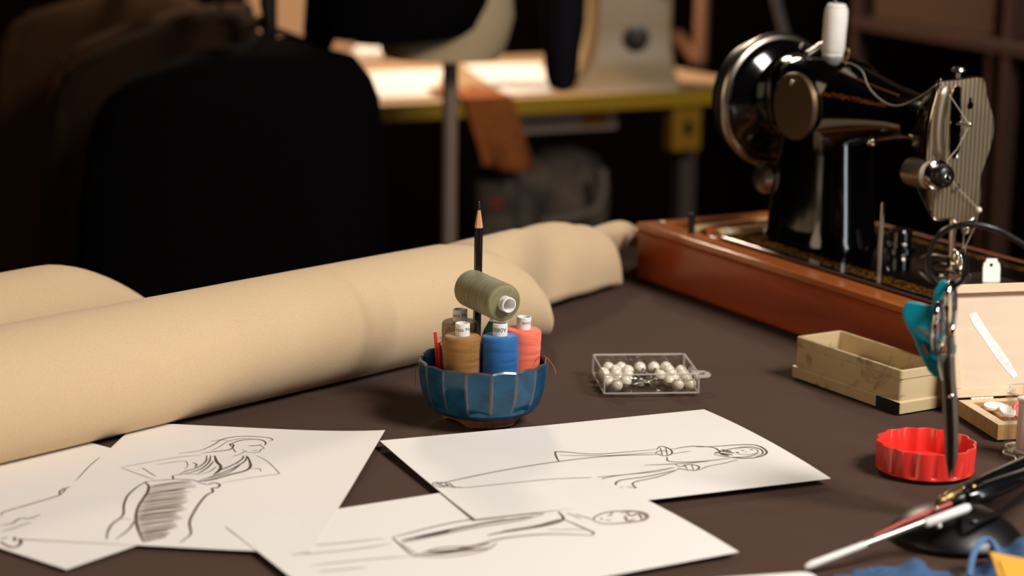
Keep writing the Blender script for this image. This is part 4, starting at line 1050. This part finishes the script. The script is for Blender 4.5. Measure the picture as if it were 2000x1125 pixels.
    MB().tube(catmull([ml(1566, 104, 1, .095), ml(1562, 92, 1, .097), ml(1570, 84, 1, .1)], 4), .0018, 10).build('rod_clip', M_chrome, t)
    sb = Vector((.181, CY, .2640))
    MB().tube([sb+Vector((0, 0, -.004)), sb+Vector((0, 0, .062))], .0022, 10).build('spool_pin', M_steel, t)
    MB().tube(catmull([ml(1645, 118, 1, CY), ml(1656, 112, 1, CY), ml(1658, 98, 1, CY), ml(1650, 96, 1, CY)], 4), .0012, 8).build('arm_guide', M_brass, t)
    # knob under the arm, pin and winder on the bed
    kb = ml(1702, 277, 1, .094)
    MB().sphere(kb, .0052, 16, 10).build('stitch_knob', M_chrome, t)
    MB().tube([kb, Vector((kb.x-.02, CY-.01, kb.z+.008))], .0026, 8).build('knob_stem', M_steel, [o for o in t.children if o.name.startswith('stitch_knob')][0])
    pp = ml(1717, 527, 2, BZ)
    tpz = ml(1721, 394, 1, pp.y).z
    MB().tube([pp, (pp.x, pp.y, tpz-.002), (pp.x, pp.y, tpz)], [.0024, .0024, .0016], 12).build('bed_pin', M_steel, t)
    bw = ml(1757, 487, 2, BZ)
    w_ = MB().lathe([(.0165, 0), (.0165, .003), (.0120, .004), (.0115, .006), (.0125, .0075), (.0125, .020), (.0115, .0215), (.0004, .0216)], 32, M=Matrix.Translation(bw)).build('winder_base', M_black, t, 30)
    MB().tube([bw+Vector((.0128*cos(2*pi*j/32), .0128*sin(2*pi*j/32), .0072)) for j in range(32)], .0012, 8, closed=True).build('winder_ring', M_chrome, w_)
    return t
SM = machine()
# white thread spool on the machine
sb = MM @ Vector((.181, .122, .2662))
st = thing('thread_spool', 'white thread spool standing on top of the sewing machine', 'thread spool', sb, (R(2), R(2), 0))
MB().lathe([(.0028, 0), (.0108, 0), (.0112, .0012), (.0100, .003), (.0028, .003)], 32).build('reel_base', M_white, st, 40)
MB().lathe([(.0030, .003), (.0110, .0032), (.0122, .0055), (.0122, .030), (.0124, .036), (.0121, .047), (.0112, .0505), (.0030, .0506)], 36).build('wound_thread', thread_mat('thread_white', (232, 226, 214), (246, 242, 234)), st, 50)
MB().lathe([(.0030, .0506), (.0100, .0508), (.0102, .0525), (.0085, .0545), (.0030, .0548)], 32).build('reel_top', M_white, st, 40)
# machine thread
def mt(px, py, ax, v): return MM @ ml(px, py, ax, v)
FX = .400
tp = [mt(1628, 104, 1, .108), mt(1642, 118, 1, .098), mt(1665, 125, 1, .092), mt(1685, 140, 1, .090), mt(1697, 170, 1, .088), mt(1725, 198, 1, .088), mt(1755, 206, 1, .091), mt(1790, 192, 1, .094), mt(1820, 172, 0, FX-.006), mt(1837, 159, 0, FX+.001)]
tp = catmull(tp, 6)+[mt(1893, 243, 0, FX+.0115), mt(1893, 245, 0, FX+.0115), mt(1870, 290, 0, FX+.006), mt(1851, 312, 0, FX+.0055), mt(1850, 330, 0, FX+.0065), mt(1866, 362, 0, FX+.006), mt(1912, 409, 0, FX+.004), mt(1905, 440, 0, FX-.004), mt(1886, 480, 0, .389), mt(1880, 520, 0, .386)]
o = MB().tube(tp, .00030, 6).build('machine_thread', mat('white_yarn', (222, 206, 184), .7))
tag(o, 'white thread running from the spool along the arm to the needle', 'thread')
# small parts lying in the machine's tray
def rod(label, nm, cat, a, b, r, m, ring=False):
    pa, pb_ = MM @ Vector(a), MM @ Vector(b)
    t = thing(nm, label, cat, pa); t.rotation_euler = Vector((0, 0, 1)).rotation_difference((pb_-pa).normalized()).to_euler(); L = (pb_-pa).length
    MB().lathe([(r*.3, 0), (r*.95, 0), (r, .001), (r, L-.001), (r*.95, L), (r*.3, L)], 24).build('tube', m, t, 40)
    if ring: MB().lathe([(r*1.02, .010), (r*1.14, .0105), (r*1.14, .0145), (r*1.02, .015)], 24, caps=False).build('band', M_white, t)
    return t
M_cream = mat('cream_paper', (226, 198, 144), .5)
rod('cream paper tube lying in the tray of the machine base', 'paper_tube', 'tube', (.083, .052, .0590), (.066, .215, .0590), .0085, M_cream, True)
rod('tan wooden dowel lying behind the cream tube in the machine base tray', 'wooden_dowel', 'dowel', (.062, .048, .0600), (.042, .215, .0600), .0062, M_woodtop)
rod('pale thin stick lying deepest in the machine base tray', 'wooden_stick', 'stick', (.040, .043, .0600), (.026, .215, .0600), .0050, M_cream)
o = MB().box(.0165, .095, .034, .228, .0122, .0490).build('tray_insert', M_blackm, SM)
# white plastic tag on the bed
tg = MM @ Vector((.4335, .1335, .0703))
t = thing('plastic_tag', 'small bright white tag with a round hole behind the birch lid', 'tag', tg, (R(-8), 0, R(8)))
pol = [(-.0085, 0), (.0085, 0), (.0088, .014), (.0078, .0185), (.0060, .0195), (.0058, .0225), (-.0050, .0230), (-.0056, .0200), (-.0076, .0186), (-.0086, .014)]
MB().prism(pol, 0, .0015, 0, Matrix.Rotation(R(90), 4, 'X')).build('tag_plate', mat('white_tag', (252, 252, 236), .4), t, 30)
MB().lathe([(.0017, 0), (.0017, .0004), (.0003, .0004)], 18, M=Matrix.Translation((-.0004, -.0015, .0165)) @ Matrix.Rotation(R(90), 4, 'X')).build('tag_hole', bpy.data.materials['dark_slot'], t)

# ---------------------------------------------------------------- background: sewing table and what stands on it
FR = Vector((.52, 4.20, 0)); BU = Vector((-.886, -.463, 0)); BV = Vector((-.463, .886, 0))
BANG = math.atan2(-BU.y, -BU.x)
bt = thing('sewing_table', 'yellow edged sewing table standing in the background', 'table', FR, (0, 0, BANG))   # local x right along the front edge, y to the back
M_ttop = mat('peach_laminate', (176, 140, 104), .5); M_yel = mat('yellow_edging', (170, 132, 18), .45); M_grey = mat('grey_metal', (84, 74, 66), .5, .3)
tt = MB().box(-1.05, 0, .003, .72, T-.028, T).build('table_top', M_ttop, bt, 30, bevel=.002)
MB().box(-1.052, .002, -.002, .0028, T-.032, T-.001).build('yellow_edge', M_yel, tt, bevel=.001)
for x in (-.97, -.15):
    for y in (.08, .62): MB().box(x-.018, x+.018, y-.018, y+.018, .0, T-.028).build('leg', M_grey, bt, bevel=.002)
MB().box(-.62, -.30, .10, .14, T-.085, T-.028).build('drawer_rail', mat('pale_rail', (214, 190, 164), .6), bt, bevel=.002)
MB().box(-.385, -.325, .0985, .0998, T-.078, T-.036).build('orange_label', mat('orange_sticker', (224, 132, 24), .6), bt)
sw = MB().box(-.222, -.155, .012, .05, T-.125, T-.033).build('switch_box', mat('yellow_plate', (150, 106, 12), .5), bt, bevel=.003)
MB().box(-.196, -.178, .009, .0118, T-.092, T-.066, M=None).build('switch_knob', M_blackm, sw, bevel=.002)
def on_bt(x, y, z=0): return FR+Vector((cos(BANG)*x-sin(BANG)*y, sin(BANG)*x+cos(BANG)*y, z))
def bgloc(px, py, z=0):
    p = at(px, py, z)-FR; return p.x*cos(BANG)+p.y*sin(BANG), -p.x*sin(BANG)+p.y*cos(BANG)
M_wcloth = mat('white_cotton', (246, 236, 224), .9)
def cloth_pad(label, corners, z, h, m, nm='folded_cloth', cat='cloth'):
    c = sum(corners, Vector())/len(corners); c.z = T+z
    t = thing(nm, label, cat, c)
    lo = [Vector((p.x, p.y, T+z))-c for p in corners]
    MB().loft([lo, [p*1.01+Vector((0, 0, h*.5)) for p in lo], [p*.97+Vector((0, 0, h)) for p in lo]]).build('lower_fold', m, t, 50, bevel=.003)
    MB().loft([[p*.96+Vector((0, 0, h+.0002)) for p in lo], [p*.94+Vector((.003, .003, h*1.5)) for p in lo], [p*.90+Vector((.003, .003, h*1.9)) for p in lo]]).build('upper_fold', m, t, 50, bevel=.003)
cloth_pad('brilliant white folded cloth on the table edge left of the metal pole', [at(700, 196), at(842, 190), at(872, 140), at(716, 146)], .001, .004, M_wcloth)
cloth_pad('brilliant white folded cloth on the table right of the orange cloth', [at(985, 186), at(1076, 182), at(1058, 128), at(905, 132)], .001, .004, M_wcloth)
# orange cloth draped over the edge
M_or = mat('orange_cloth', (156, 84, 24), .9, var=(40, (132, 70, 20)), bump=(300, .2))
oc = thing('draped_cloth', 'orange brown cloth hanging over the yellow table edge', 'cloth', at(925, 180))
vs = []; nU, nV = 24, 26
x0_, y0_ = bgloc(872, 190); x1_, y1_ = bgloc(968, 186)
for i in range(nU+1):
    fu = i/nU; xl = x0_+(x1_-x0_)*fu
    for j in range(nV+1):
        fv = j/nV
        if fv < .45: k = 1-fv/.45; p = on_bt(xl-.02*k, .006+.11*k, T+.008+.004*sin(fu*14)*k)
        else:
            k = (fv-.45)/.55; p = on_bt(xl+.038*k+.012*k*sin(fu*9), -.006-.014*sin(k*pi/2)+.008*sin(fu*17)*k-.004, T+.008-.128*k-.02*k*fu)
        vs.append(p-oc.location)
n = nV+1
o = MB().add(vs, [(i*n+j, (i+1)*n+j, (i+1)*n+j+1, i*n+j+1) for i in range(nU) for j in range(nV)]).build('cloth', M_or, oc, 70)
s = o.modifiers.new('thick', 'SOLIDIFY'); s.thickness = .002
MB().tube([vs[i*n+nV] for i in range(nU+1)], .003, 8).build('hem', M_or, oc)
# beige overlock machine
om = thing('overlock_machine', 'blurred beige sewing machine with a round dark dial on the yellow edged table', 'sewing machine', at(1215, 166), (0, 0, R(8)))
M_bm = mat('beige_enamel', (172, 146, 108), .45); 
bd = MB(); bd.loft([[(x, y, z) for x, y in rrect(-.062-d, .088+d*.3, -.05-d, .075, .012)] for z, d in ((0, .048), (.012, .046), (.03, .026), (.07, .012), (.12, .004), (.34, 0), (.352, -.006))])
body = bd.build('body', M_bm, om, 45)
dk = Matrix.Translation((.014, -.062, .100)) @ Matrix.Rotation(R(90), 4, 'X')
MB().lathe([(.026, 0), (.026, .004), (.018, .006), (.017, .016), (.0004, .017)], 32, M=dk).build('dial', mat('dark_dial', (44, 34, 26), .4), om, 40)
MB().box(-.05, .075, -.0530, -.0515, .052, .060).build('seam', mat('brown_seam', (112, 90, 62), .6), om)
MB().box(.060, .078, -.0530, -.0515, .01, .2).build('side_trim', mat('brown_seam2', (122, 98, 68), .6), om)
MB().box(-.30, -.06, -.03, .04, .24, .33).build('arm', M_bm, om, 30, bevel=.02)
MB().lathe([(.02, 0), (.024, .006), (.024, .05), (.01, .06)], 24, M=Matrix.Translation((-.27, .0, .18))).build('needle_head', M_steel, om, 40)
# white cone lying at the back
wc = thing('thread_cone', 'bright white thread cone lying at the far left of the background table', 'thread cone', at(718, 121)+Vector((0, 0, .0)), (0, 0, R(20)))
MB().lathe([(.006, -.032), (.017, -.031), (.0175, -.026), (.013, .030), (.005, .032)], 32, M=Matrix.Translation((0, 0, .018)) @ Matrix.Rotation(R(90), 4, 'Y')).build('wound_thread', M_wcloth, wc, 50)
MB().lathe([(.005, -.038), (.005, .038)], 16, M=Matrix.Translation((0, 0, .018)) @ Matrix.Rotation(R(90), 4, 'Y')).build('core', M_core, wc)
# bundle under the table
bu = thing('fabric_bundle', 'mottled grey fabric bundle stored under the background table', 'fabric bundle', aty(1060, 420, 4.25)*Vector((1, 1, 0)))
M_bun = mat('mottled_grey', (30, 24, 20), .95, var=(14, (112, 96, 80), 5))
zt = aty(1060, 285, 4.25).z
MB().box(-.13, .15, -.10, .14, .0, zt-.20).build('crate', mat('dark_crate', (24, 18, 14), .8), bu, bevel=.006)
MB().loft([[(x, y, z) for x, y in sup(a, b_, 3, 28, cx, .02)] for z, a, b_, cx in ((zt-.199, .12, .10, 0), (zt-.17, .135, .115, 0), (zt-.09, .13, .11, .01), (zt-.03, .115, .10, .0), (zt, .07, .06, -.01))]).build('wrapped_cloth', M_bun, bu, 50)
pa = [aty(1060, 436, 4.10), aty(1120, 425, 4.10), aty(1165, 405, 4.10), aty(1178, 370, 4.10), aty(1176, 330, 4.10)]
MB().tube(catmull([p-bu.location for p in pa], 6), .009, 10).build('strap', mat('grey_strap', (120, 104, 88), .7), bu)
b2_ = thing('fabric_bundle', 'pale grey cloth bundle under the hanging orange cloth', 'fabric bundle', aty(970, 420, 4.0)*Vector((1, 1, 0)))
zt = aty(970, 300, 4.0).z
MB().loft([[(x, y, z) for x, y in sup(a, b_, 3, 24)] for z, a, b_ in ((.0, .04, .05), (zt-.16, .04, .05), (zt-.13, .045, .06), (zt-.05, .046, .06), (zt, .03, .04))]).build('wrapped_cloth', M_bun, b2_, 50)
MB().box(-.012, .012, -.064, -.060, zt-.10, zt-.075).build('red_tag', mat('dull_red', (120, 40, 26), .7), b2_)
# peach pipe and grey rod behind
p0_, p1_ = aty(1367, 125, 5.0), aty(1368, -150, 5.0)
pt_ = thing('copper_pipe', 'pale copper coloured upright pipe behind the background table', 'pipe', Vector((p0_.x, 5.0, p0_.z)))
dz = p0_.z
MB().tube([(0, 0, ZC-dz-.001), (0, 0, .02), (0, .006, .006), (0, .02, 0), (0, Y1-5.0-.001, 0)], .017, 16).build('pipe', mat('pale_copper', (196, 138, 104), .4, .3), pt_)
MB().lathe([(.018, -.006), (.032, -.005), (.032, 0), (.018, 0)], 24, M=Matrix.Translation((0, 0, ZC-dz-.001)), caps=False).build('flange', M_blackm, pt_, 40)
g0, g1 = on_bt(-.11, .36, T), aty(1512, -20, 4.1)
g1 = Vector((g0.x-.05, g0.y, T+.5)); q0_ = aty(1560, 170, 4.3); q1_ = aty(1508, -30, 4.3)
lm = thing('lamp_rod', 'thin grey leaning lamp rod behind the sewing machine hand wheel', 'lamp', Vector((q0_.x, q0_.y, T)))
inv = Matrix.Translation(-lm.location)
MB().tube([q0_*Vector((1, 1, 0))+Vector((0, 0, T+.01)), q0_, q1_, q1_+(q1_-q0_)*.8], .010, 12, M=inv).build('rod', mat('grey_rod', (104, 98, 96), .4, .5), lm)
MB().lathe([(.05, 0.0005), (.05, .008), (.012, .014)], 24).build('foot', M_blackm, lm, 40)

# ---------------------------------------------------------------- dress form with black jacket
FY = 3.30
def lof_rows(rows, Y, dep, off=Vector((0, 0, 0)), n=32, e=2.3, fold=0, cap=True):
    rings = []
    for k, (py, l, r) in enumerate(rows):
        a, b = aty(l, py, Y), aty(r, py, Y); c = (a+b)/2; hw = (b-a).length/2
        d = dep(k) if callable(dep) else dep
        ring = []
        for j, (x, y) in enumerate(sup(hw, d, e, n)):
            f = 1+fold*sin(j*2*pi/n*7+k*.3)
            ring.append(Vector((c.x+x*(1+fold*.3*sin(j*1.3)), c.y+y*f, c.z))-off)
        rings.append(ring)
    return rings
fc = aty(878, 300, FY)
df = thing('dress_form', 'beige dress form on a metal pole, wearing a black jacket', 'dress form', Vector((fc.x, FY, 0)))
off = df.location
rows = [(113, 760, 966), (109, 752, 976), (98, 745, 984), (70, 742, 994), (30, 742, 1004), (-30, 750, 1000), (-110, 770, 975), (-180, 760, 985), (-260, 735, 1010), (-330, 725, 1020), (-400, 730, 1015), (-450, 790, 955), (-475, 835, 910), (-540, 838, 907), (-548, 850, 895)]
tors = MB().loft(lof_rows(rows, FY, lambda k: .105 if 0 < k < 12 else .06, off, 40, 2.4)).build('torso', mat('beige_linen', (186, 160, 122), .9, bump=(500, .1)), df, 50)
MB().tube([(0, 0, .035), (0, 0, aty(880, 104, FY).z)], .0125, 16).build('pole', mat('pole_metal', (150, 126, 108), .4, .3), df)
for k in range(3):
    a = R(90+120*k+20); MB().tube(catmull([(0, 0, .12), (.1*cos(a), .1*sin(a), .06), (.24*cos(a), .24*sin(a), .012)], 5), .010, 10).build('leg', M_blackm, df)
jk = thing('jacket', 'black jacket with a rounded front hem worn by the dress form', 'jacket', Vector((fc.x, FY, aty(880, 90, FY).z)))
off = jk.location
rows = [(68, 650, 868), (66, 632, 896), (60, 624, 920), (46, 620, 940), (24, 619, 951), (0, 618, 962), (-80, 622, 975), (-180, 640, 985), (-300, 660, 1010), (-380, 680, 1020), (-430, 760, 980)]
MB().loft(lof_rows(rows, FY-.03, .135, off, 40, 2.6, .015)).build('jacket_body', M_blacktex, jk, 60)
rows = [(172, 1084, 1112), (166, 1072, 1122), (150, 1066, 1128), (60, 1058, 1136), (0, 1056, 1142), (-120, 1040, 1130), (-260, 1010, 1110), (-360, 985, 1070), (-400, 985, 1030)]
MB().loft(lof_rows(rows, FY-.02, .045, off, 24, 2.2, .02)).build('sleeve', M_navytex, jk, 60)
rows = [(110, 600, 640), (60, 592, 662), (-60, 600, 676), (-200, 630, 705), (-340, 660, 740), (-400, 700, 745)]
MB().loft(lof_rows(rows, FY-.02, .045, off, 24, 2.2, .02)).build('sleeve', M_blacktex, jk, 60)

# ---------------------------------------------------------------- garment rack with jackets
def garment(label, Y, rows, m, dep=.10, hook=None, sleeves=()):
    c = aty((rows[-1][1]+rows[-1][2])/2, rows[-1][0], Y)
    t = thing('hanging_jacket', label, 'jacket', Vector((c.x, Y, aty(400, rows[-1][0], Y).z)), group='jackets on the rack')
    off = t.location
    MB().loft(lof_rows(rows, Y, lambda k: dep*min(1, .25+.2*k), off, 48, 2.6, .03)).build('jacket_body', m, t, 60)
    for rw in sleeves: MB().loft(lof_rows(rw, Y-.03, lambda k: .05*min(1, .4+.3*k), off, 28, 2.2, .02)).build('sleeve', m, t, 60)
    k = rows[0]; a, b = aty(k[1]-25, k[0]+30, Y-.02), aty(k[2]+25, k[0]+30, Y-.02)
    MB().tube(catmull([a-off, (a+b)/2-off+Vector((0, -.03, -.01)), b-off], 6), .008, 12).build('collar', m, t)
    return t
RX = []
rowsA = [(78, 515, 560), (84, 480, 590), (96, 425, 630), (110, 360, 690), (150, 262, 722), (190, 215, 738), (230, 192, 742), (330, 170, 748), (450, 158, 752), (600, 150, 756), (800, 150, 758)]
slA = [[(170, 235, 275), (215, 192, 290), (330, 166, 280), (480, 156, 270), (640, 150, 262), (760, 152, 255)]]
garment('black jacket hanging nearest on the rack at the left', 2.88, rowsA, M_blacktex, .12, sleeves=slA)
rowsB = [(20, 400, 470), (40, 330, 495), (70, 250, 505), (100, 190, 515), (140, 132, 540), (190, 110, 580), (300, 92, 612), (450, 74, 615), (620, 60, 618), (800, 55, 620)]
garment('dark jacket with a faint brown edge hanging behind the nearest black one', 3.16, rowsB, M_dkbrown, .10, sleeves=[[(130, 140, 180), (175, 112, 190), (300, 92, 180), (450, 74, 170), (640, 58, 160)]])
rowsC = [(8, 420, 490), (22, 330, 495), (52, 230, 500), (84, 160, 505), (122, 118, 520), (160, 104, 560), (300, 84, 590), (450, 64, 590), (620, 50, 590), (800, 45, 590)]
garment('brown jacket hanging third from the front on the rack', 3.42, rowsC, M_browntex, .10, sleeves=[[(112, 125, 160), (150, 100, 170), (300, 80, 160), (450, 60, 150), (640, 44, 140)]])
rowsD = [(-20, 250, 330), (0, 150, 380), (25, 60, 420), (60, 22, 440), (110, 6, 450), (300, -14, 450), (450, -30, 450), (620, -40, 450), (800, -45, 450)]
garment('umber brown jacket hanging farthest back on the rack', 3.72, rowsD, M_brown2, .10, sleeves=[[(40, 30, 70), (80, 0, 80), (300, -24, 70), (450, -40, 60), (640, -50, 50)]])
M_hang = mat('matte_black_hanger', (12, 10, 9), .8, spec=.05)
ra, rb = aty(530, -25, 2.80), aty(230, -110, 4.0); zr = max(ra.z, rb.z)
rk = thing('garment_rack', 'black garment rack that carries the dark jackets', 'rack', Vector((ra.x, ra.y, 0)))
inv = Matrix.Translation(-rk.location)
MB().tube([Vector((ra.x, ra.y, zr)), Vector((rb.x, rb.y, zr))], .012, 12, M=inv).build('rail', M_blackm, rk)
pp0 = aty(526, 60, 3.03)
for x, y in ((pp0.x, pp0.y), (rb.x, rb.y)):
    MB().tube([(x, y, .012), (x, y, zr)], .0115, 12, M=inv).build('post', M_blackm, rk)
    MB().tube([(x-.2, y-.1, .012), (x+.2, y+.1, .012)], .012, 12, M=inv).build('foot', M_blackm, rk)
for (y, px) in ((2.88, 537), (3.16, 435), (3.42, 460), (3.72, 290)):
    f = (y-ra.y)/(rb.y-ra.y); x = ra.x+(rb.x-ra.x)*f
    h = thing('coat_hanger', 'dark hanger hook on the rack above the %s jacket' % {2.88: 'nearest black', 3.16: 'second dark', 3.42: 'third brown', 3.72: 'farthest umber'}[y], 'hanger', (x, y, zr), group='hangers on the rack')
    z1 = aty(px, {2.88: 94, 3.16: 34, 3.42: 20, 3.72: -8}[y], y)
    MB().tube(catmull([(-.012, 0, .016), (0, 0, .0165), (.014, 0, .006), (.006, 0, -.03), (z1.x-x, 0, z1.z-zr)], 6), .0028, 8).build('hook', M_hang, h)
    MB().tube([(z1.x-x-.13, 0, z1.z-zr-.055), (z1.x-x, 0, z1.z-zr-.01), (z1.x-x+.13, 0, z1.z-zr-.055)], .007, 8).build('bar', M_hang, h)
# peach sheet hanging behind
ps = aty(545, 60, 5.2)
a_, b_ = aty(448, -260, 5.2), aty(640, 140, 5.2)
h = thing('hanging_sheet', 'pale peach sheet hanging on the back wall behind the jackets', 'sheet', Vector(((a_.x+b_.x)/2, Y1-.02, b_.z-.2)))
MB().box(a_.x-h.location.x-.02, b_.x-h.location.x+.03, -.004, .0, 0, a_.z-b_.z+.2).build('sheet', mat('peach_sheet', (226, 176, 134), .8, var=(6, (216, 166, 124))), h, bevel=.001)
MB().tube([(a_.x-h.location.x-.03, -.004, a_.z-b_.z), (b_.x-h.location.x+.04, -.004, a_.z-b_.z)], .008, 10).build('top_batten', M_woodtop, h)

# ---------------------------------------------------------------- shelf on the right
def shelf():
    Y = 4.35; a = aty(1676, 90, Y)
    t = thing('shelf_unit', 'dark reddish shelf rack at the far right behind the machine', 'shelf', Vector((a.x, Y, 0)), (0, 0, R(-68.7)))
    SM_ = Matrix.Translation((a.x, Y, 0)) @ Matrix.Rotation(R(-68.7), 4, 'Z')
    M_sh = mat('reddish_shelf', (62, 38, 28), .5); W = 1.1
    for x in (0, W*.5, W):
        for y in (0, .34): MB().box(x-.013, x+.013, y-.013, y+.013, 0, 1.75).build('post', M_sh, t, bevel=.002)
    z1 = aty(1680, 33, Y).z
    for z in (.15, z1, z1+.36, z1+.72): MB().box(-.015, W+.015, -.016, .356, z-.024, z).build('shelf', M_sh, t, bevel=.002)
    MB().box(-.01, W+.01, .36, .365, .1, 1.7).build('back_panel', mat('dark_back', (12, 8, 5), .9, spec=0), t)
    bx = thing('storage_box', 'brown cardboard box on the shelf rack at the far right', 'box', SM_ @ Vector((.03, .012, z1)), (0, 0, R(-68.7)))
    MB().box(.005, .44, 0, .28, .0005, .24).build('carton', mat('brown_card', (72, 44, 18), .9), bx, bevel=.003)
    MB().box(.0, .445, -.004, .284, .19, .245).build('lid', mat('brown_card_lid', (78, 48, 20), .9), bx, bevel=.003)
shelf()

# ---------------------------------------------------------------- light
def area(name, loc, target, size, power, col, sy=None):
    l = bpy.data.lights.new(name, 'AREA'); l.energy = power; l.color = col; l.size = size
    if sy: l.shape = 'RECTANGLE'; l.size_y = sy
    o = bpy.data.objects.new(name, l); COL.objects.link(o); o.location = loc
    o.rotation_euler = (Vector(target)-Vector(loc)).to_track_quat('-Z', 'Y').to_euler(); return o
area('key_light', (1.32, .80, 2.42), (.05, 1.75, T), .65, 60, (1, .94, .90), .65)
area('strip_light', (1.62, .86, 1.25), (.22, 2.15, T+.2), .13, 5, (.86, .95, 1), 1.1)
area('fill_light', (-2.3, .3, 1.7), (.2, 1.9, T), 1.8, 20, (1, .76, .52), 1.6)
area('bg_table_fill', (-.15, 4.35, 2.0), (-.1, 4.05, T), .35, 30, (1, .80, .60))  # added light without a fixture, brightens the white cloths on the background table
area('back_wall_fill', (-.45, 4.7, 2.2), (-.45, 5.7, 1.1), .2, 8, (1, .78, .58))  # added light without a fixture, brightens the peach sheet on the back wall
wd = bpy.data.worlds.new('dim_room'); SC.world = wd; wd.use_nodes = True
wd.node_tree.nodes['Background'].inputs[0].default_value = (1, .72, .48, 1); wd.node_tree.nodes['Background'].inputs[1].default_value = .02

# ---------------------------------------------------------------- camera
cam = bpy.data.cameras.new('camera'); cam.lens = FPX*36/2000; cam.sensor_width = 36; cam.clip_start = .05
co = bpy.data.objects.new('camera', cam); COL.objects.link(co)
co.matrix_world = Matrix.Translation((0, 0, T+HC)) @ Matrix.Rotation(R(90)-PITCH, 4, 'X') @ Matrix.Rotation(-ROLL, 4, 'Z')
cam.dof.use_dof = True; cam.dof.focus_distance = 1.74; cam.dof.aperture_fstop = 4.0; cam.dof.aperture_blades = 9
SC.camera = co
SC.view_settings.view_transform = 'Standard'; SC.view_settings.look = 'None'; SC.view_settings.gamma = 1; SC.view_settings.exposure = 0
SC.cycles.use_denoising = True
SC.cycles.max_bounces = 8; SC.cycles.transparent_max_bounces = 24
